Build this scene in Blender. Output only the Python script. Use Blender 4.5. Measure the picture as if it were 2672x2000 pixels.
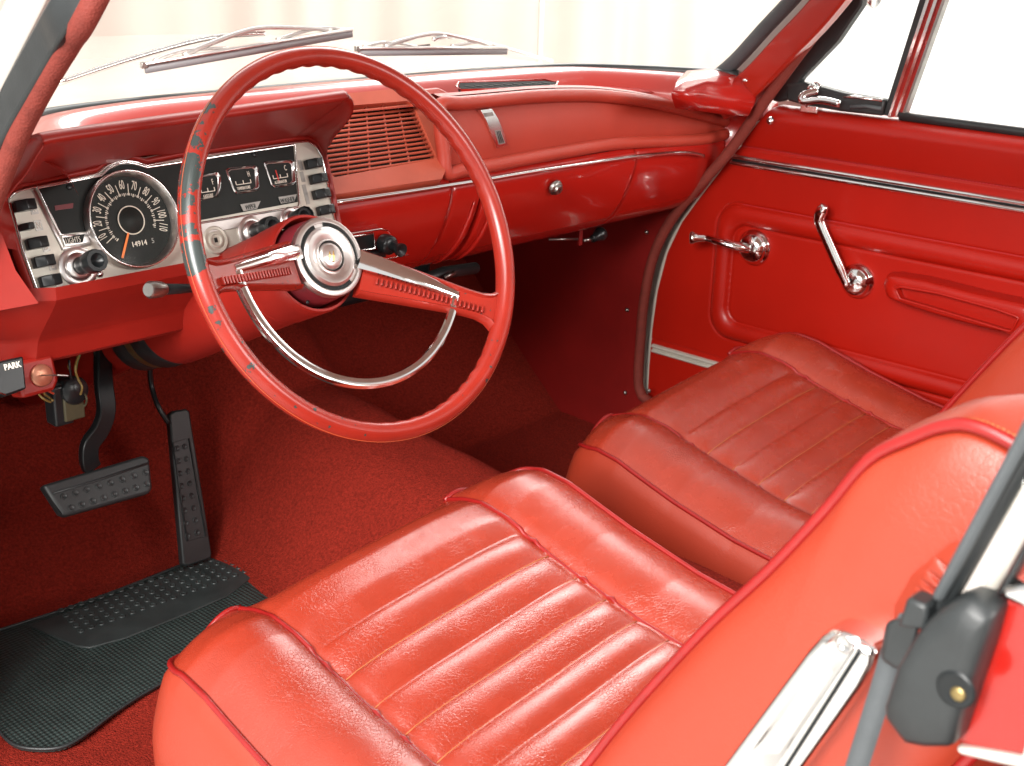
import bpy, bmesh, math, random
import numpy as np
from mathutils import Matrix, Vector, Euler
random.seed(7); rng = np.random.default_rng(7)
for o in list(bpy.data.objects): bpy.data.objects.remove(o)
S = bpy.context.scene
COL = S.collection
# ------------------------------------------------------------------ camera
# car frame: X to the passenger side, Y forward, Z up; metres; wheel centre is at (-.36, 0, .62)
FPX, CX, CY = 3357.0, 1336.0, 1000.0
def _n(v): v = np.array(v, float); return v/np.linalg.norm(v)
_dx = _n((4650-CX, -110-CY, FPX)); _dy = _n((-2500-CX, -300-CY, FPX))
_dy = _n(_dy - _dx*np.dot(_dx, _dy)); _dz = np.cross(_dx, _dy)
RW = np.array([_dx, _dy, _dz])
CAM = np.array([-1.225, -1.016, .94])
cd = bpy.data.cameras.new('camera'); cam = bpy.data.objects.new('camera', cd); COL.objects.link(cam)
cd.sensor_width = 36; cd.lens = FPX/2672*36; cd.clip_start = .02; cd.clip_end = 200
mw = np.eye(4); mw[:3, 0] = RW @ np.array([1, 0, 0]); mw[:3, 1] = RW @ np.array([0, -1, 0]); mw[:3, 2] = RW @ np.array([0, 0, -1]); mw[:3, 3] = CAM
cam.matrix_world = Matrix(mw.tolist())
cd.dof.use_dof = True; cd.dof.focus_distance = 1.5; cd.dof.aperture_fstop = 14
S.camera = cam
def ray(px, py): return RW @ _n((px-CX, py-CY, FPX))
def P(px, py, ax, val):
    r = ray(px, py); return CAM + (val-CAM[ax])/r[ax]*r
# ------------------------------------------------------------------ light
w = bpy.data.worlds.new('World'); S.world = w; w.use_nodes = True
bg = w.node_tree.nodes['Background']; bg.inputs[0].default_value = (1.0, .985, .965, 1); bg.inputs[1].default_value = .95
def area(name, loc, target, size, power, col=(1, .97, .93), sy=None):
    ld = bpy.data.lights.new(name, 'AREA'); ld.energy = power; ld.color = col; ld.size = size
    ld.shape = 'RECTANGLE'; ld.size_y = sy or size
    o = bpy.data.objects.new(name, ld); COL.objects.link(o); o.location = loc
    o.rotation_euler = (Vector(target)-Vector(loc)).to_track_quat('-Z', 'Y').to_euler(); return o
area('unseen_lamp', (-2.1, -.9, 2.7), (-.4, -.1, .3), 1.3, 75)             # over the open driver door
area('unseen_lamp', (-4.2, -1.3, 2.25), (.5, -.1, .45), 2.2, 360, (1, .97, .93), 1.5)   # unseen soft lamp added on the driver side to brighten the far door
area('unseen_lamp', (.9, -4.6, 2.3), (.2, .3, .65), 2.4, 290)                # unseen lamp added behind the car to brighten the dashboard pad
area('unseen_lamp', (2.9, 3.7, 3.4), (.1, 0, .3), 5.0, 620, (1, .98, .96), 3.2)   # large unseen lamp added in front to put highlights on the seats
area('unseen_lamp', (4.3, -.8, 3.2), (6.2, 2.3, .8), 2.2, 260)              # unseen lamp added to brighten the white wall
S.render.engine = 'CYCLES'
S.view_settings.view_transform = 'Standard'; S.view_settings.look = 'None'; S.view_settings.exposure = 0.0; S.view_settings.gamma = 1
S.cycles.max_bounces = 8; S.cycles.diffuse_bounces = 4; S.cycles.glossy_bounces = 4; S.cycles.transparent_max_bounces = 12
# ------------------------------------------------------------------ materials
def mat(name, col, rough=.5, spec=.5, metal=0, coat=0, var=0, vscale=8, bumps=(), coatr=.05, sheen=0, rvar=0, emit=None):
    m = bpy.data.materials.new(name); m.use_nodes = True; nt = m.node_tree; N = nt.nodes; Lk = nt.links
    b = N['Principled BSDF']
    b.inputs['Base Color'].default_value = (*col, 1); b.inputs['Roughness'].default_value = rough
    b.inputs['Specular IOR Level'].default_value = spec; b.inputs['Metallic'].default_value = metal
    b.inputs['Coat Weight'].default_value = coat; b.inputs['Coat Roughness'].default_value = coatr
    if sheen: b.inputs['Sheen Weight'].default_value = sheen; b.inputs['Sheen Roughness'].default_value = .5
    if emit: b.inputs['Emission Color'].default_value = (*emit[0], 1); b.inputs['Emission Strength'].default_value = emit[1]
    tc = N.new('ShaderNodeTexCoord')
    if var or rvar:
        n = N.new('ShaderNodeTexNoise'); n.inputs['Scale'].default_value = vscale; n.inputs['Detail'].default_value = 6; n.inputs['Roughness'].default_value = .62
        Lk.new(tc.outputs['Object'], n.inputs['Vector'])
        if var:
            r = N.new('ShaderNodeValToRGB'); r.color_ramp.elements[0].position = .32; r.color_ramp.elements[1].position = .68
            r.color_ramp.elements[0].color = (*[c*(1-var) for c in col], 1); r.color_ramp.elements[1].color = (*[min(1, c*(1+var)) for c in col], 1)
            Lk.new(n.outputs['Fac'], r.inputs['Fac']); Lk.new(r.outputs[0], b.inputs['Base Color'])
        if rvar:
            mr = N.new('ShaderNodeMapRange'); mr.inputs['To Min'].default_value = max(.02, rough-rvar); mr.inputs['To Max'].default_value = rough+rvar
            mr.inputs['From Min'].default_value = .3; mr.inputs['From Max'].default_value = .7
            Lk.new(n.outputs['Fac'], mr.inputs['Value']); Lk.new(mr.outputs[0], b.inputs['Roughness'])
    prev = None
    for kind, sc, dist, st in bumps:
        if kind == 'noise':
            t = N.new('ShaderNodeTexNoise'); t.inputs['Detail'].default_value = 5; out = t.outputs['Fac']
        elif kind == 'crack':
            t = N.new('ShaderNodeTexVoronoi'); t.feature = 'DISTANCE_TO_EDGE'; out = t.outputs['Distance']
        elif kind == 'cell':
            t = N.new('ShaderNodeTexVoronoi'); out = t.outputs['Distance']
        t.inputs['Scale'].default_value = sc
        vec = tc.outputs['Object']
        if kind == 'crack':   # distort the creases so that they wander
            nn = N.new('ShaderNodeTexNoise'); nn.inputs['Scale'].default_value = sc*.35; nn.inputs['Detail'].default_value = 3
            Lk.new(vec, nn.inputs['Vector'])
            mx = N.new('ShaderNodeVectorMath'); mx.operation = 'MULTIPLY_ADD'; mx.inputs[1].default_value = (2.2/sc,)*3
            Lk.new(nn.outputs['Color'], mx.inputs[0]); Lk.new(vec, mx.inputs[2]); vec = mx.outputs[0]
        Lk.new(vec, t.inputs['Vector'])
        if kind == 'crack':
            cl = N.new('ShaderNodeMapRange'); cl.inputs['From Max'].default_value = .12; Lk.new(out, cl.inputs['Value'])
            pn = N.new('ShaderNodeTexNoise'); pn.inputs['Scale'].default_value = 14; Lk.new(tc.outputs['Object'], pn.inputs['Vector'])
            pr = N.new('ShaderNodeMapRange'); pr.inputs['From Min'].default_value = .42; pr.inputs['From Max'].default_value = .62; Lk.new(pn.outputs['Fac'], pr.inputs['Value'])
            mm = N.new('ShaderNodeMix'); mm.inputs[2].default_value = 1.0
            Lk.new(pr.outputs[0], mm.inputs[0]); Lk.new(cl.outputs[0], mm.inputs[3]); out = mm.outputs[0]
        bp = N.new('ShaderNodeBump'); bp.inputs['Strength'].default_value = st; bp.inputs['Distance'].default_value = dist
        Lk.new(out, bp.inputs['Height'])
        if prev: Lk.new(prev, bp.inputs['Normal'])
        prev = bp.outputs[0]
    if prev: Lk.new(prev, b.inputs['Normal'])
    return m
VINYL = mat('seat_vinyl', (.33, .034, .015), .27, .9, var=.06, vscale=30, rvar=.02, bumps=[('noise', 22, .003, .12), ('crack', 210, .0005, .35), ('noise', 700, .0004, .55)])
VSIDE = mat('seat_side_vinyl', (.34, .037, .016), .38, .6, var=.05, vscale=7, bumps=[('noise', 30, .002, .12), ('crack', 190, .0004, .22), ('noise', 900, .0003, .5)])
PIPE = mat('piping_vinyl', (.27, .010, .009), .3, .6, var=.08, vscale=40)
DOORV = mat('door_vinyl', (.34, .008, .003), .34, .35, var=.06, vscale=5, bumps=[('noise', 900, .0003, .35), ('noise', 20, .002, .12)])
PADV = mat('pad_vinyl', (.38, .040, .022), .42, .5, var=.07, vscale=8, bumps=[('cell', 900, .0004, .6)])
PAINT = mat('red_paint', (.34, .010, .006), .22, .5, coat=.6, var=.05, vscale=4, bumps=[('noise', 60, .0006, .05)])
PAINTO = mat('red_metal_paint', (.36, .014, .005), .28, .5, coat=.6, var=.05, vscale=4)
MATTE = mat('satin_red_paint', (.27, .012, .007), .42, .45, var=.09, vscale=9, bumps=[('noise', 300, .0004, .15)])
KICK = mat('shade_toned_red', (.19, .006, .005), .5, .35, var=.1, vscale=12)  # darker red that puts the footwell shade into the kick panel colour
SLOT = mat('slot_black', (.010, .010, .010), .8, .1)
GRILLE = mat('grille_plastic', (.42, .075, .040), .42, .5, var=.08, vscale=20)
CARPET = mat('red_carpet', (.235, .019, .011), .95, .1, var=.35, vscale=260, bumps=[('noise', 420, .004, 1.0), ('noise', 60, .005, .4)])
RUBBER = mat('black_rubber', (.022, .025, .026), .42, .5, var=.25, vscale=15, bumps=[('noise', 400, .0004, .3)])
RUBG = mat('grey_rubber', (.075, .083, .088), .55, .4, var=.15, vscale=12, bumps=[('noise', 300, .0005, .3)])
BLACKP = mat('black_plastic', (.010, .012, .013), .3, .35, var=.15, vscale=60)
BLACKF = mat('black_face', (.013, .015, .014), .5, .2, var=.2, vscale=30)
CHROME = mat('chrome', (.78, .77, .76), .10, .5, 1, rvar=.05, vscale=30)
BRUSH = mat('satin_chrome', (.72, .69, .67), .34, .5, 1, var=.05, vscale=40, bumps=[('noise', 500, .0003, .15)])
SILVER = mat('silver_paint', (.56, .53, .46), .36, .5, .25, var=.07, vscale=14)
STEEL = mat('dull_steel', (.34, .33, .31), .35, .5, 1, var=.2, vscale=30)
WIPR = mat('grey_wiper_rubber', (.20, .20, .21), .5)
WHITEP = mat('white_body_paint', (.60, .55, .50), .25, .5, coat=.8, var=.02, vscale=3)
PRINT = mat('cream_print', (.78, .72, .62), .5)
ORANGE = mat('orange_needle', (.85, .19, .02), .4)
REDP = mat('red_needle', (.6, .04, .03), .4)
WELT = mat('woven_welt', (.18, .030, .021), .7, .3, var=.15, vscale=60, bumps=[('cell', 420, .0006, .8)])
THREAD = mat('gold_thread', (.42, .13, .045), .6, .3)
ORANGER = mat('orange_red_seam', (.55, .10, .03), .4)
THREADR = mat('red_thread', (.42, .03, .05), .6, .3)
MAROON = mat('maroon_plastic', (.15, .016, .022), .3, .5, var=.1, vscale=30)
BRASS = mat('dull_brass', (.35, .26, .11), .4, .5, .9, var=.2, vscale=30)
COPPER = mat('worn_lock_face', (.50, .22, .14), .35, .5, .7, var=.15, vscale=90)
OLIVE = mat('olive_plastic', (.055, .048, .025), .5, .4, var=.2, vscale=40)
GREENW = mat('green_wire', (.05, .12, .03), .4); YELW = mat('yellow_wire', (.20, .14, .04), .4); REDW = mat('red_wire', (.4, .05, .02), .4)
CURT = mat('cream_backdrop', (.52, .45, .40), .9, .1, var=.04, vscale=.8)
CONC = mat('pale_floor', (.50, .49, .47), .5, .3, var=.06, vscale=1.5)
HEADL = mat('headlining', (.50, .42, .36), .8, .2, var=.05, vscale=30)
def glass_mat(name='clear_glass', base=.03, rg=.01):
    m = bpy.data.materials.new(name); m.use_nodes = True; nt = m.node_tree; N = nt.nodes; N.remove(N['Principled BSDF'])
    t = N.new('ShaderNodeBsdfTransparent'); t.inputs[0].default_value = (.97, .98, .97, 1); g = N.new('ShaderNodeBsdfGlossy'); g.inputs['Roughness'].default_value = rg
    lw = N.new('ShaderNodeLayerWeight'); f0 = N.new('ShaderNodeMath'); f0.operation = 'POWER'; f0.inputs[1].default_value = 4; f = N.new('ShaderNodeMath'); f.operation = 'MULTIPLY_ADD'; f.inputs[1].default_value = .5; f.inputs[2].default_value = base
    nt.links.new(lw.outputs['Facing'], f0.inputs[0]); nt.links.new(f0.outputs[0], f.inputs[0]); x = N.new('ShaderNodeMixShader')
    nt.links.new(f.outputs[0], x.inputs[0]); nt.links.new(t.outputs[0], x.inputs[1]); nt.links.new(g.outputs[0], x.inputs[2])
    nt.links.new(x.outputs[0], N['Material Output'].inputs[0]); return m
GLASS = glass_mat(); LENS = glass_mat('gauge_lens', .008, .12)
def rim_mat():   # red plastic with the colour worn through to dark base, most of it on the rim's left side
    m = mat('worn_rim_plastic', (.27, .018, .010), .27, .55, var=.08, vscale=25); nt = m.node_tree; N = nt.nodes; Lk = nt.links
    b = N['Principled BSDF']; src = b.inputs['Base Color'].links[0].from_socket
    tc = N.new('ShaderNodeTexCoord'); sp = N.new('ShaderNodeSeparateXYZ'); Lk.new(tc.outputs['Object'], sp.inputs[0])
    def math_(op, a, bb=None, c=None):
        q = N.new('ShaderNodeMath'); q.operation = op
        for i, v in enumerate((a, bb, c)):
            if v is None: continue
            if isinstance(v, (int, float)): q.inputs[i].default_value = v
            else: Lk.new(v, q.inputs[i])
        return q.outputs[0]
    ang = math_('ARCTAN2', sp.outputs['Y'], sp.outputs['X'])          # -pi..pi
    def window(c, wd):
        d = math_('SUBTRACT', ang, c); d = math_('ABSOLUTE', d); return math_('SUBTRACT', 1.0, math_('DIVIDE', d, wd))
    n1 = N.new('ShaderNodeTexNoise'); n1.inputs['Scale'].default_value = 30; n1.inputs['Detail'].default_value = 4; Lk.new(tc.outputs['Object'], n1.inputs['Vector'])
    # worn places, by angle round the rim (degrees), half width, strength
    rr = math_('POWER', math_('ADD', math_('POWER', sp.outputs['X'], 2.0), math_('POWER', sp.outputs['Y'], 2.0)), .5)
    side = math_('SUBTRACT', math_('ADD', math_('MULTIPLY', math_('SUBTRACT', rr, .2015), 26.0), math_('MULTIPLY', sp.outputs['Z'], 20.0)), .17)
    wa = None
    for c_, w_, st_ in ((148, 3.5, .9), (152.5, 2, .6), (159, 5, .9), (167, 6.5, 1), (174, 6, 1.05), (179, 3, .8), (184, 2.4, .9), (191.5, 5.6, 1.35), (206.0, 2.0, .69), (210, 1.6, .67), (224, 1.6, .70), (316.5, 1.4, .70)):
        c2_ = c_ if c_ <= 180 else c_-360
        q_ = math_('MULTIPLY', math_('MINIMUM', math_('MULTIPLY', math_('MAXIMUM', window(math.radians(c2_), math.radians(w_)), 0.0), 2.5), 1.0), st_)
        wa = q_ if wa is None else math_('MAXIMUM', wa, q_)
    n1.inputs['Scale'].default_value = 65; n1.inputs['Roughness'].default_value = .7
    big = math_('ADD', math_('ADD', n1.outputs['Fac'], math_('MULTIPLY', wa, .42)), side)
    bigm = math_('GREATER_THAN', big, 1.03)
    n2 = N.new('ShaderNodeTexNoise'); n2.inputs['Scale'].default_value = 120; n2.inputs['Detail'].default_value = 3; Lk.new(tc.outputs['Object'], n2.inputs['Vector'])
    wb = math_('MAXIMUM', math_('MAXIMUM', window(-2.2, .8), math_('MULTIPLY', window(-.75, .5), .45)), 0.0)
    sm = math_('ADD', n2.outputs['Fac'], math_('MULTIPLY', math_('MINIMUM', wb, .7), .13)); smm = math_('GREATER_THAN', sm, .745)
    mk = math_('MAXIMUM', bigm, smm)
    mx = N.new('ShaderNodeMix'); mx.data_type = 'RGBA'; Lk.new(mk, mx.inputs[0]); Lk.new(src, mx.inputs[6]); mx.inputs[7].default_value = (.035, .045, .043, 1)
    Lk.new(mx.outputs[2], b.inputs['Base Color'])
    bp = N.new('ShaderNodeBump'); bp.invert = True; bp.inputs['Distance'].default_value = .0008; Lk.new(mk, bp.inputs['Height']); Lk.new(bp.outputs[0], b.inputs['Normal'])
    return m
RIM = rim_mat()
def mat_grid():   # rubber mat with a fine moulded square grid
    m = mat('ribbed_mat_rubber', (.026, .038, .036), .40, .5, var=.25, vscale=12); nt = m.node_tree; N = nt.nodes; b = N['Principled BSDF']
    tc = N.new('ShaderNodeTexCoord'); mp = N.new('ShaderNodeMapping'); nt.links.new(tc.outputs['Object'], mp.inputs[0])
    prev = None
    for d in ('X', 'Y'):
        wv = N.new('ShaderNodeTexWave'); wv.bands_direction = d; wv.inputs['Scale'].default_value = 52; nt.links.new(mp.outputs[0], wv.inputs[0])
        bp = N.new('ShaderNodeBump'); bp.inputs['Distance'].default_value = .0012; bp.inputs['Strength'].default_value = .7
        nt.links.new(wv.outputs['Fac'], bp.inputs['Height'])
        if prev: nt.links.new(prev, bp.inputs['Normal'])
        prev = bp.outputs[0]
    nt.links.new(prev, b.inputs['Normal']); return m
MATR = mat_grid()
# ------------------------------------------------------------------ mesh helpers
class Fr:
    def __init__(s, o, u, v, w=None):
        s.o = np.array(o, float); s.u = _n(u); s.v = _n(v); s.w = np.cross(s.u, s.v) if w is None else _n(w)
    def W(s, a, b, c=0): return s.o + s.u*a + s.v*b + s.w*c
    def px(s, x, y, c=0):
        r = ray(x, y); t = (np.dot(s.o-CAM, s.w)+c)/np.dot(r, s.w); q = CAM + t*r - s.o
        return float(np.dot(q, s.u)), float(np.dot(q, s.v))
    def PX(s, x, y, c=0): a, b = s.px(x, y, c); return s.W(a, b, c)
    def M(s, a=0, b=0, c=0, rot=0):
        m = np.eye(4); m[:3, 0] = s.u; m[:3, 1] = s.v; m[:3, 2] = s.w; m[:3, 3] = s.W(a, b, c)
        return Matrix(m.tolist()) @ Matrix.Rotation(rot, 4, 'Z')
def root_inv(p):
    while p.parent: p = p.parent
    return p.matrix_world.inverted() if False else p.matrix_basis.inverted()
def mobj(name, vf, m, parent=None, smooth=True, bevel=0, world=True, M=None, subs=0, seg=2, auto=None, wn=False):
    v, f = vf
    v = [Vector(p) for p in v]
    if M is not None: v = [M @ p for p in v]
    if parent is not None and world:
        I = root_inv(parent); v = [I @ p for p in v]
    me = bpy.data.meshes.new(name); me.from_pydata([tuple(p) for p in v], [], [tuple(int(i) for i in q) for q in f]); me.validate(); me.update()
    bm = bmesh.new(); bm.from_mesh(me); bmesh.ops.recalc_face_normals(bm, faces=bm.faces); bm.to_mesh(me); bm.free()
    if smooth: me.polygons.foreach_set('use_smooth', [True]*len(me.polygons))
    if smooth and auto: me.set_sharp_from_angle(angle=math.radians(auto))
    me.materials.append(m)
    o = bpy.data.objects.new(name, me); COL.objects.link(o)
    if parent is not None: o.parent = parent
    if bevel:
        b = o.modifiers.new('b', 'BEVEL'); b.width = bevel; b.segments = seg; b.limit_method = 'ANGLE'; b.angle_limit = math.radians(35)
        me.polygons.foreach_set('use_smooth', [True]*len(me.polygons)); me.set_sharp_from_angle(angle=math.radians(50)); b.harden_normals = False
    if subs:
        s = o.modifiers.new('s', 'SUBSURF'); s.levels = s.render_levels = subs
    return o
def thing(name, label, cat, loc=(0, 0, 0), M=None, group=None):
    o = bpy.data.objects.new(name, None); COL.objects.link(o); o.empty_display_size = .05
    if M is not None: o.matrix_basis = M
    else: o.location = loc
    o['label'] = label; o['category'] = cat
    if group: o['group'] = group
    if M is None: o.matrix_basis = Matrix.Translation(loc)
    return o
def tag(o, label, cat=None, group=None):
    o['label'] = label
    if cat: o['category'] = cat
    if group: o['group'] = group
    return o
def join(*vfs):
    V, F = [], []
    for v, f in vfs:
        n = len(V); V += [tuple(p) for p in v]; F += [tuple(i+n for i in q) for q in f]
    return V, F
def loft(rings, closed=True, cap=True, loop=False):
    n = len(rings[0]); V = [tuple(p) for r in rings for p in r]; F = []; m = len(rings)
    for i in range(m if loop else m-1):
        a, b = i*n, ((i+1) % m)*n
        for j in range(n if closed else n-1):
            k = (j+1) % n; F.append((a+j, a+k, b+k, b+j))
    if cap and closed and not loop: F.append(tuple(range(n-1, -1, -1))); F.append(tuple((m-1)*n+j for j in range(n)))
    return V, F
def frames(pts, closed, up=None):
    pts = np.array(pts, float); m = len(pts); T = np.zeros_like(pts)
    for i in range(m):
        a = pts[(i-1) % m] if (closed or i) else pts[0]; b = pts[(i+1) % m] if (closed or i < m-1) else pts[-1]
        T[i] = _n(b-a)
    U = []
    if up is not None:
        for t in T: u = np.array(up, float); u = u-t*np.dot(u, t); U.append(_n(u))
    else:
        u = np.cross(T[0], (0, 0, 1)); u = u if np.linalg.norm(u) > .1 else np.cross(T[0], (1, 0, 0)); u = _n(u)
        for t in T: u = _n(u-t*np.dot(u, t)); U.append(u)
    return pts, T, np.array(U)
def sweep(pts, prof, closed=False, up=None, scale=None, cap=True):
    """prof: list of (a,b): a along up vector, b along T x up"""
    pts, T, U = frames(pts, closed, up); R = []
    for i, (p, t, u) in enumerate(zip(pts, T, U)):
        s = 1 if scale is None else scale[i]; b = np.cross(t, u); R.append([p + u*a*s + b*c*s for a, c in prof])
    return loft(R, True, cap, closed)
def circ(r, n=10, ry=None): ry = ry or r; return [(r*math.cos(2*math.pi*k/n), ry*math.sin(2*math.pi*k/n)) for k in range(n)]
def tube(pts, r, n=10, closed=False, scale=None, up=None): return sweep(pts, circ(r, n), closed, up, scale)
def rect(a, b): return [(-a, -b), (a, -b), (a, b), (-a, b)]
def smoothp(pts, n=8, closed=False):
    """Catmull-Rom through pts"""
    pts = [np.array(p, float) for p in pts]; m = len(pts); out = []
    for i in range(m if closed else m-1):
        g = lambda k: pts[k % m] if closed else pts[min(max(k, 0), m-1)]
        p0, p1, p2, p3 = g(i-1), g(i), g(i+1), g(i+2)
        for k in range(n):
            t = k/n; out.append(.5*((2*p1)+(-p0+p2)*t+(2*p0-5*p1+4*p2-p3)*t*t+(-p0+3*p1-3*p2+p3)*t**3))
    if not closed: out.append(pts[-1])
    return out
def prism(fr, poly, c0, c1):
    n = len(poly); V = [fr.W(a, b, c0) for a, b in poly]+[fr.W(a, b, c1) for a, b in poly]
    F = [tuple(range(n-1, -1, -1)), tuple(range(n, 2*n))]+[(i, (i+1) % n, n+(i+1) % n, n+i) for i in range(n)]
    return V, F
def lathe(prof, n=32, M=None):
    """prof (r,z) about local z"""
    R = []
    for k in range(n):
        a = 2*math.pi*k/n; R.append([(r*math.cos(a), r*math.sin(a), z) for r, z in prof])
    V, F = loft(R, False, False, True)
    m = len(prof)
    if M is not None: V = [tuple(M @ Vector(p)) for p in V]
    return V, F
def box(fr, a0, a1, b0, b1, c0, c1): return prism(fr, [(a0, b0), (a1, b0), (a1, b1), (a0, b1)], c0, c1)
def grid(fn, us, vs):
    V = [fn(u, v) for u in us for v in vs]; nv = len(vs)
    F = [(i*nv+j, (i+1)*nv+j, (i+1)*nv+j+1, i*nv+j+1) for i in range(len(us)-1) for j in range(nv-1)]
    return V, F
def txt(name, s, size, M, m, parent, sx=1, ex=.00025, al='CENTER', bold=0):
    cu = bpy.data.curves.new('t', 'FONT'); cu.body = s; cu.size = size; cu.extrude = ex; cu.align_x = al; cu.align_y = 'CENTER'; cu.offset = bold; cu.resolution_u = 3
    ob = bpy.data.objects.new('t', cu); COL.objects.link(ob); bpy.context.view_layer.update()
    me = bpy.data.meshes.new_from_object(ob); bpy.data.objects.remove(ob)
    V = [M @ Vector((v.co.x*sx, v.co.y, v.co.z)) for v in me.vertices]; F = [tuple(p.vertices) for p in me.polygons]
    return mobj(name, (V, F), m, parent, smooth=False)
def copyo(o, parent, M=None):
    c = o.copy(); COL.objects.link(c); c.parent = parent
    if M is not None: c.matrix_basis = M
    return c
X_, Y_, Z_ = np.eye(3)
def lerp(a, b, t): return a+(b-a)*t
def interp(x, xs, ys): return float(np.interp(x, xs, ys))
# ------------------------------------------------------------------ setting
o = mobj('studio_floor', grid(lambda u, v: (u, v, -.36), np.linspace(-40, 40, 5), np.linspace(-40, 40, 5)), CONC); o['kind'] = 'structure'
def curtain():
    a = CAM+7.5*np.array([-.35, .94, 0]); b = CAM+7.5*np.array([.86, .51, 0]); d = _n(b-a); nrm = np.array([-d[1], d[0], 0]); L = np.linalg.norm(b-a)
    def f(u, v):
        s = u*L; k = .035*math.sin(s*9+.8*math.sin(s*2.1))+.02*math.sin(s*23+1.3*math.sin(s*3.7)); k *= .5+.5*(1-v)
        p = a+d*s+nrm*k; return (p[0], p[1], -.355+v*4.4)
    return grid(f, np.linspace(0, 1, 420), np.linspace(0, 1, 12))
o = mobj('backdrop', curtain(), CURT); o['kind'] = 'structure'
o = mobj('white_wall', grid(lambda u, v: (6.2+u*0, lerp(-6, 3.62, u), -.355+v*4.6), np.linspace(0, 1, 3), np.linspace(0, 1, 3)), mat('white_wall_paint', (.93, .92, .90), .8, .2)); o['kind'] = 'structure'
r = ray(1412, 60); q = CAM+r*6.6/np.linalg.norm(r[:2])
strip = mobj('curtain_gap_stand_in', lathe([(0, -.355), (.05, -.355), (.05, -.34), (.013, -.33), (.013, 3.9), (0, 3.9)], 12, Matrix.Translation((q[0], q[1], 0))), WHITEP)  # white upright added in place of the bright gap between the curtains
tag(strip, 'thin white upright pole standing in for a bright gap in the cream backdrop beyond the hood', 'strip')
# ------------------------------------------------------------------ car body
FD = Fr((.68, 0, 0), Y_, Z_, -X_)       # right side plane: (y, z, inward)
FLs = Fr((-.68, 0, 0), Y_, Z_, X_)      # left side plane
car = thing('parked_car', 'white car body with red painted interior metal, seen through the open driver door', 'car', (0, 0, 0))
# glass base curve (half, mirrored); y forward
GB = [(0, .485), (.25, .48), (.40, .468), (.50, .435), (.565, .365), (.61, .29), (.645, .21)]
GBs = [(-x, y) for x, y in GB[::-1]]+GB[1:]
gbx = smoothp([(x, y, 0) for x, y in GBs], 5)
gbxy = [(p[0], p[1]) for p in gbx]
def gb_shift(d):   # curve moved towards the driver by d
    out = []
    for i, (x, y) in enumerate(gbxy):
        a = np.array(gbxy[max(i-1, 0)]); b = np.array(gbxy[min(i+1, len(gbxy)-1)]); t = _n(b-a); n = np.array([t[1], -t[0]])
        out.append((x+n[0]*d, y+n[1]*d))
    return out
# windscreen glass: rises and leans back from its base
TOPZ = 1.12
def glass_pt(x, y, z):
    k = (z-.715)/(TOPZ-.715); return (x*(1-.10*k), y-k*.40*(1-.12*(x/.64)**2), z)
rows = [[glass_pt(x, y, z) for x, y in gbxy] for z in np.linspace(.705, TOPZ, 8)]
outer = [[(p[0], p[1]+.005, p[2]+.002) for p in r] for r in rows]
mobj('windscreen_glass', loft(rows, False, False), GLASS, car)
mobj('glass_gasket', tube([(x, y, .712) for x, y in gb_shift(.002)], .0075, 8), RUBBER, car)
# cowl roll under the glass: painted metal bead
cw = gb_shift(0); secs = []
prof = [(.004, .700), (.010, .714), (.022, .720), (.036, .718), (.050, .709), (.062, .698), (.068, .687), (.072, .676)]
nk = len(gbxy)
for d, z in prof: secs.append([(x, y, z-.010*(abs(x)/.64)**3) for x, y in gb_shift(d)[:nk]])
mobj('cowl_roll', loft(secs, False, False), PAINTO, car)
# hood and cowl outside
def hoodf(u, v):
    x = u*.78; y = .505+v*1.35; z = .700+.045*math.sin(min(1, v*1.6)*math.pi/2)-.085*v*v-.045*(abs(u)**3.2)-.03*(abs(u)**12)
    yb = interp(abs(x), [0, .4, .5, .565, .61, .66, .8], [.505, .49, .455, .385, .31, .25, .24])
    return (x, yb+(y-.505)*(1+(.505-yb)/1.35), z)
mobj('hood', grid(hoodf, np.linspace(-1, 1, 41), np.linspace(0, 1, 30)), WHITEP, car)
for s in (-1, 1):   # front wings outside, so that the nose has sides
    mobj('front_wing', grid(lambda u, v, s=s: (s*(.78+.06*math.sin(v*math.pi*.6)), .24+u*1.62, .66-v*.72), np.linspace(0, 1, 8), np.linspace(0, 1, 8)), WHITEP, car)
# roof, header and headlining
def roof(zo, inset=0):
    def f(u, v):
        x = u*(.56-inset); y = lerp(.085-.03*u*u*0-inset, -1.35, v); z = TOPZ+zo+.055*(1-u**2)*math.sin(math.pi*min(1, .25+v*.6))-.03*abs(u)**6
        return (x, y-.06*(u*u)*(1-v), z)
    return f
mobj('roof', grid(roof(.03), np.linspace(-1, 1, 17), np.linspace(0, 1, 17)), WHITEP, car)
mobj('headlining', grid(roof(.0, .01), np.linspace(-1, 1, 17), np.linspace(0, 1, 17)), HEADL, car)
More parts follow.
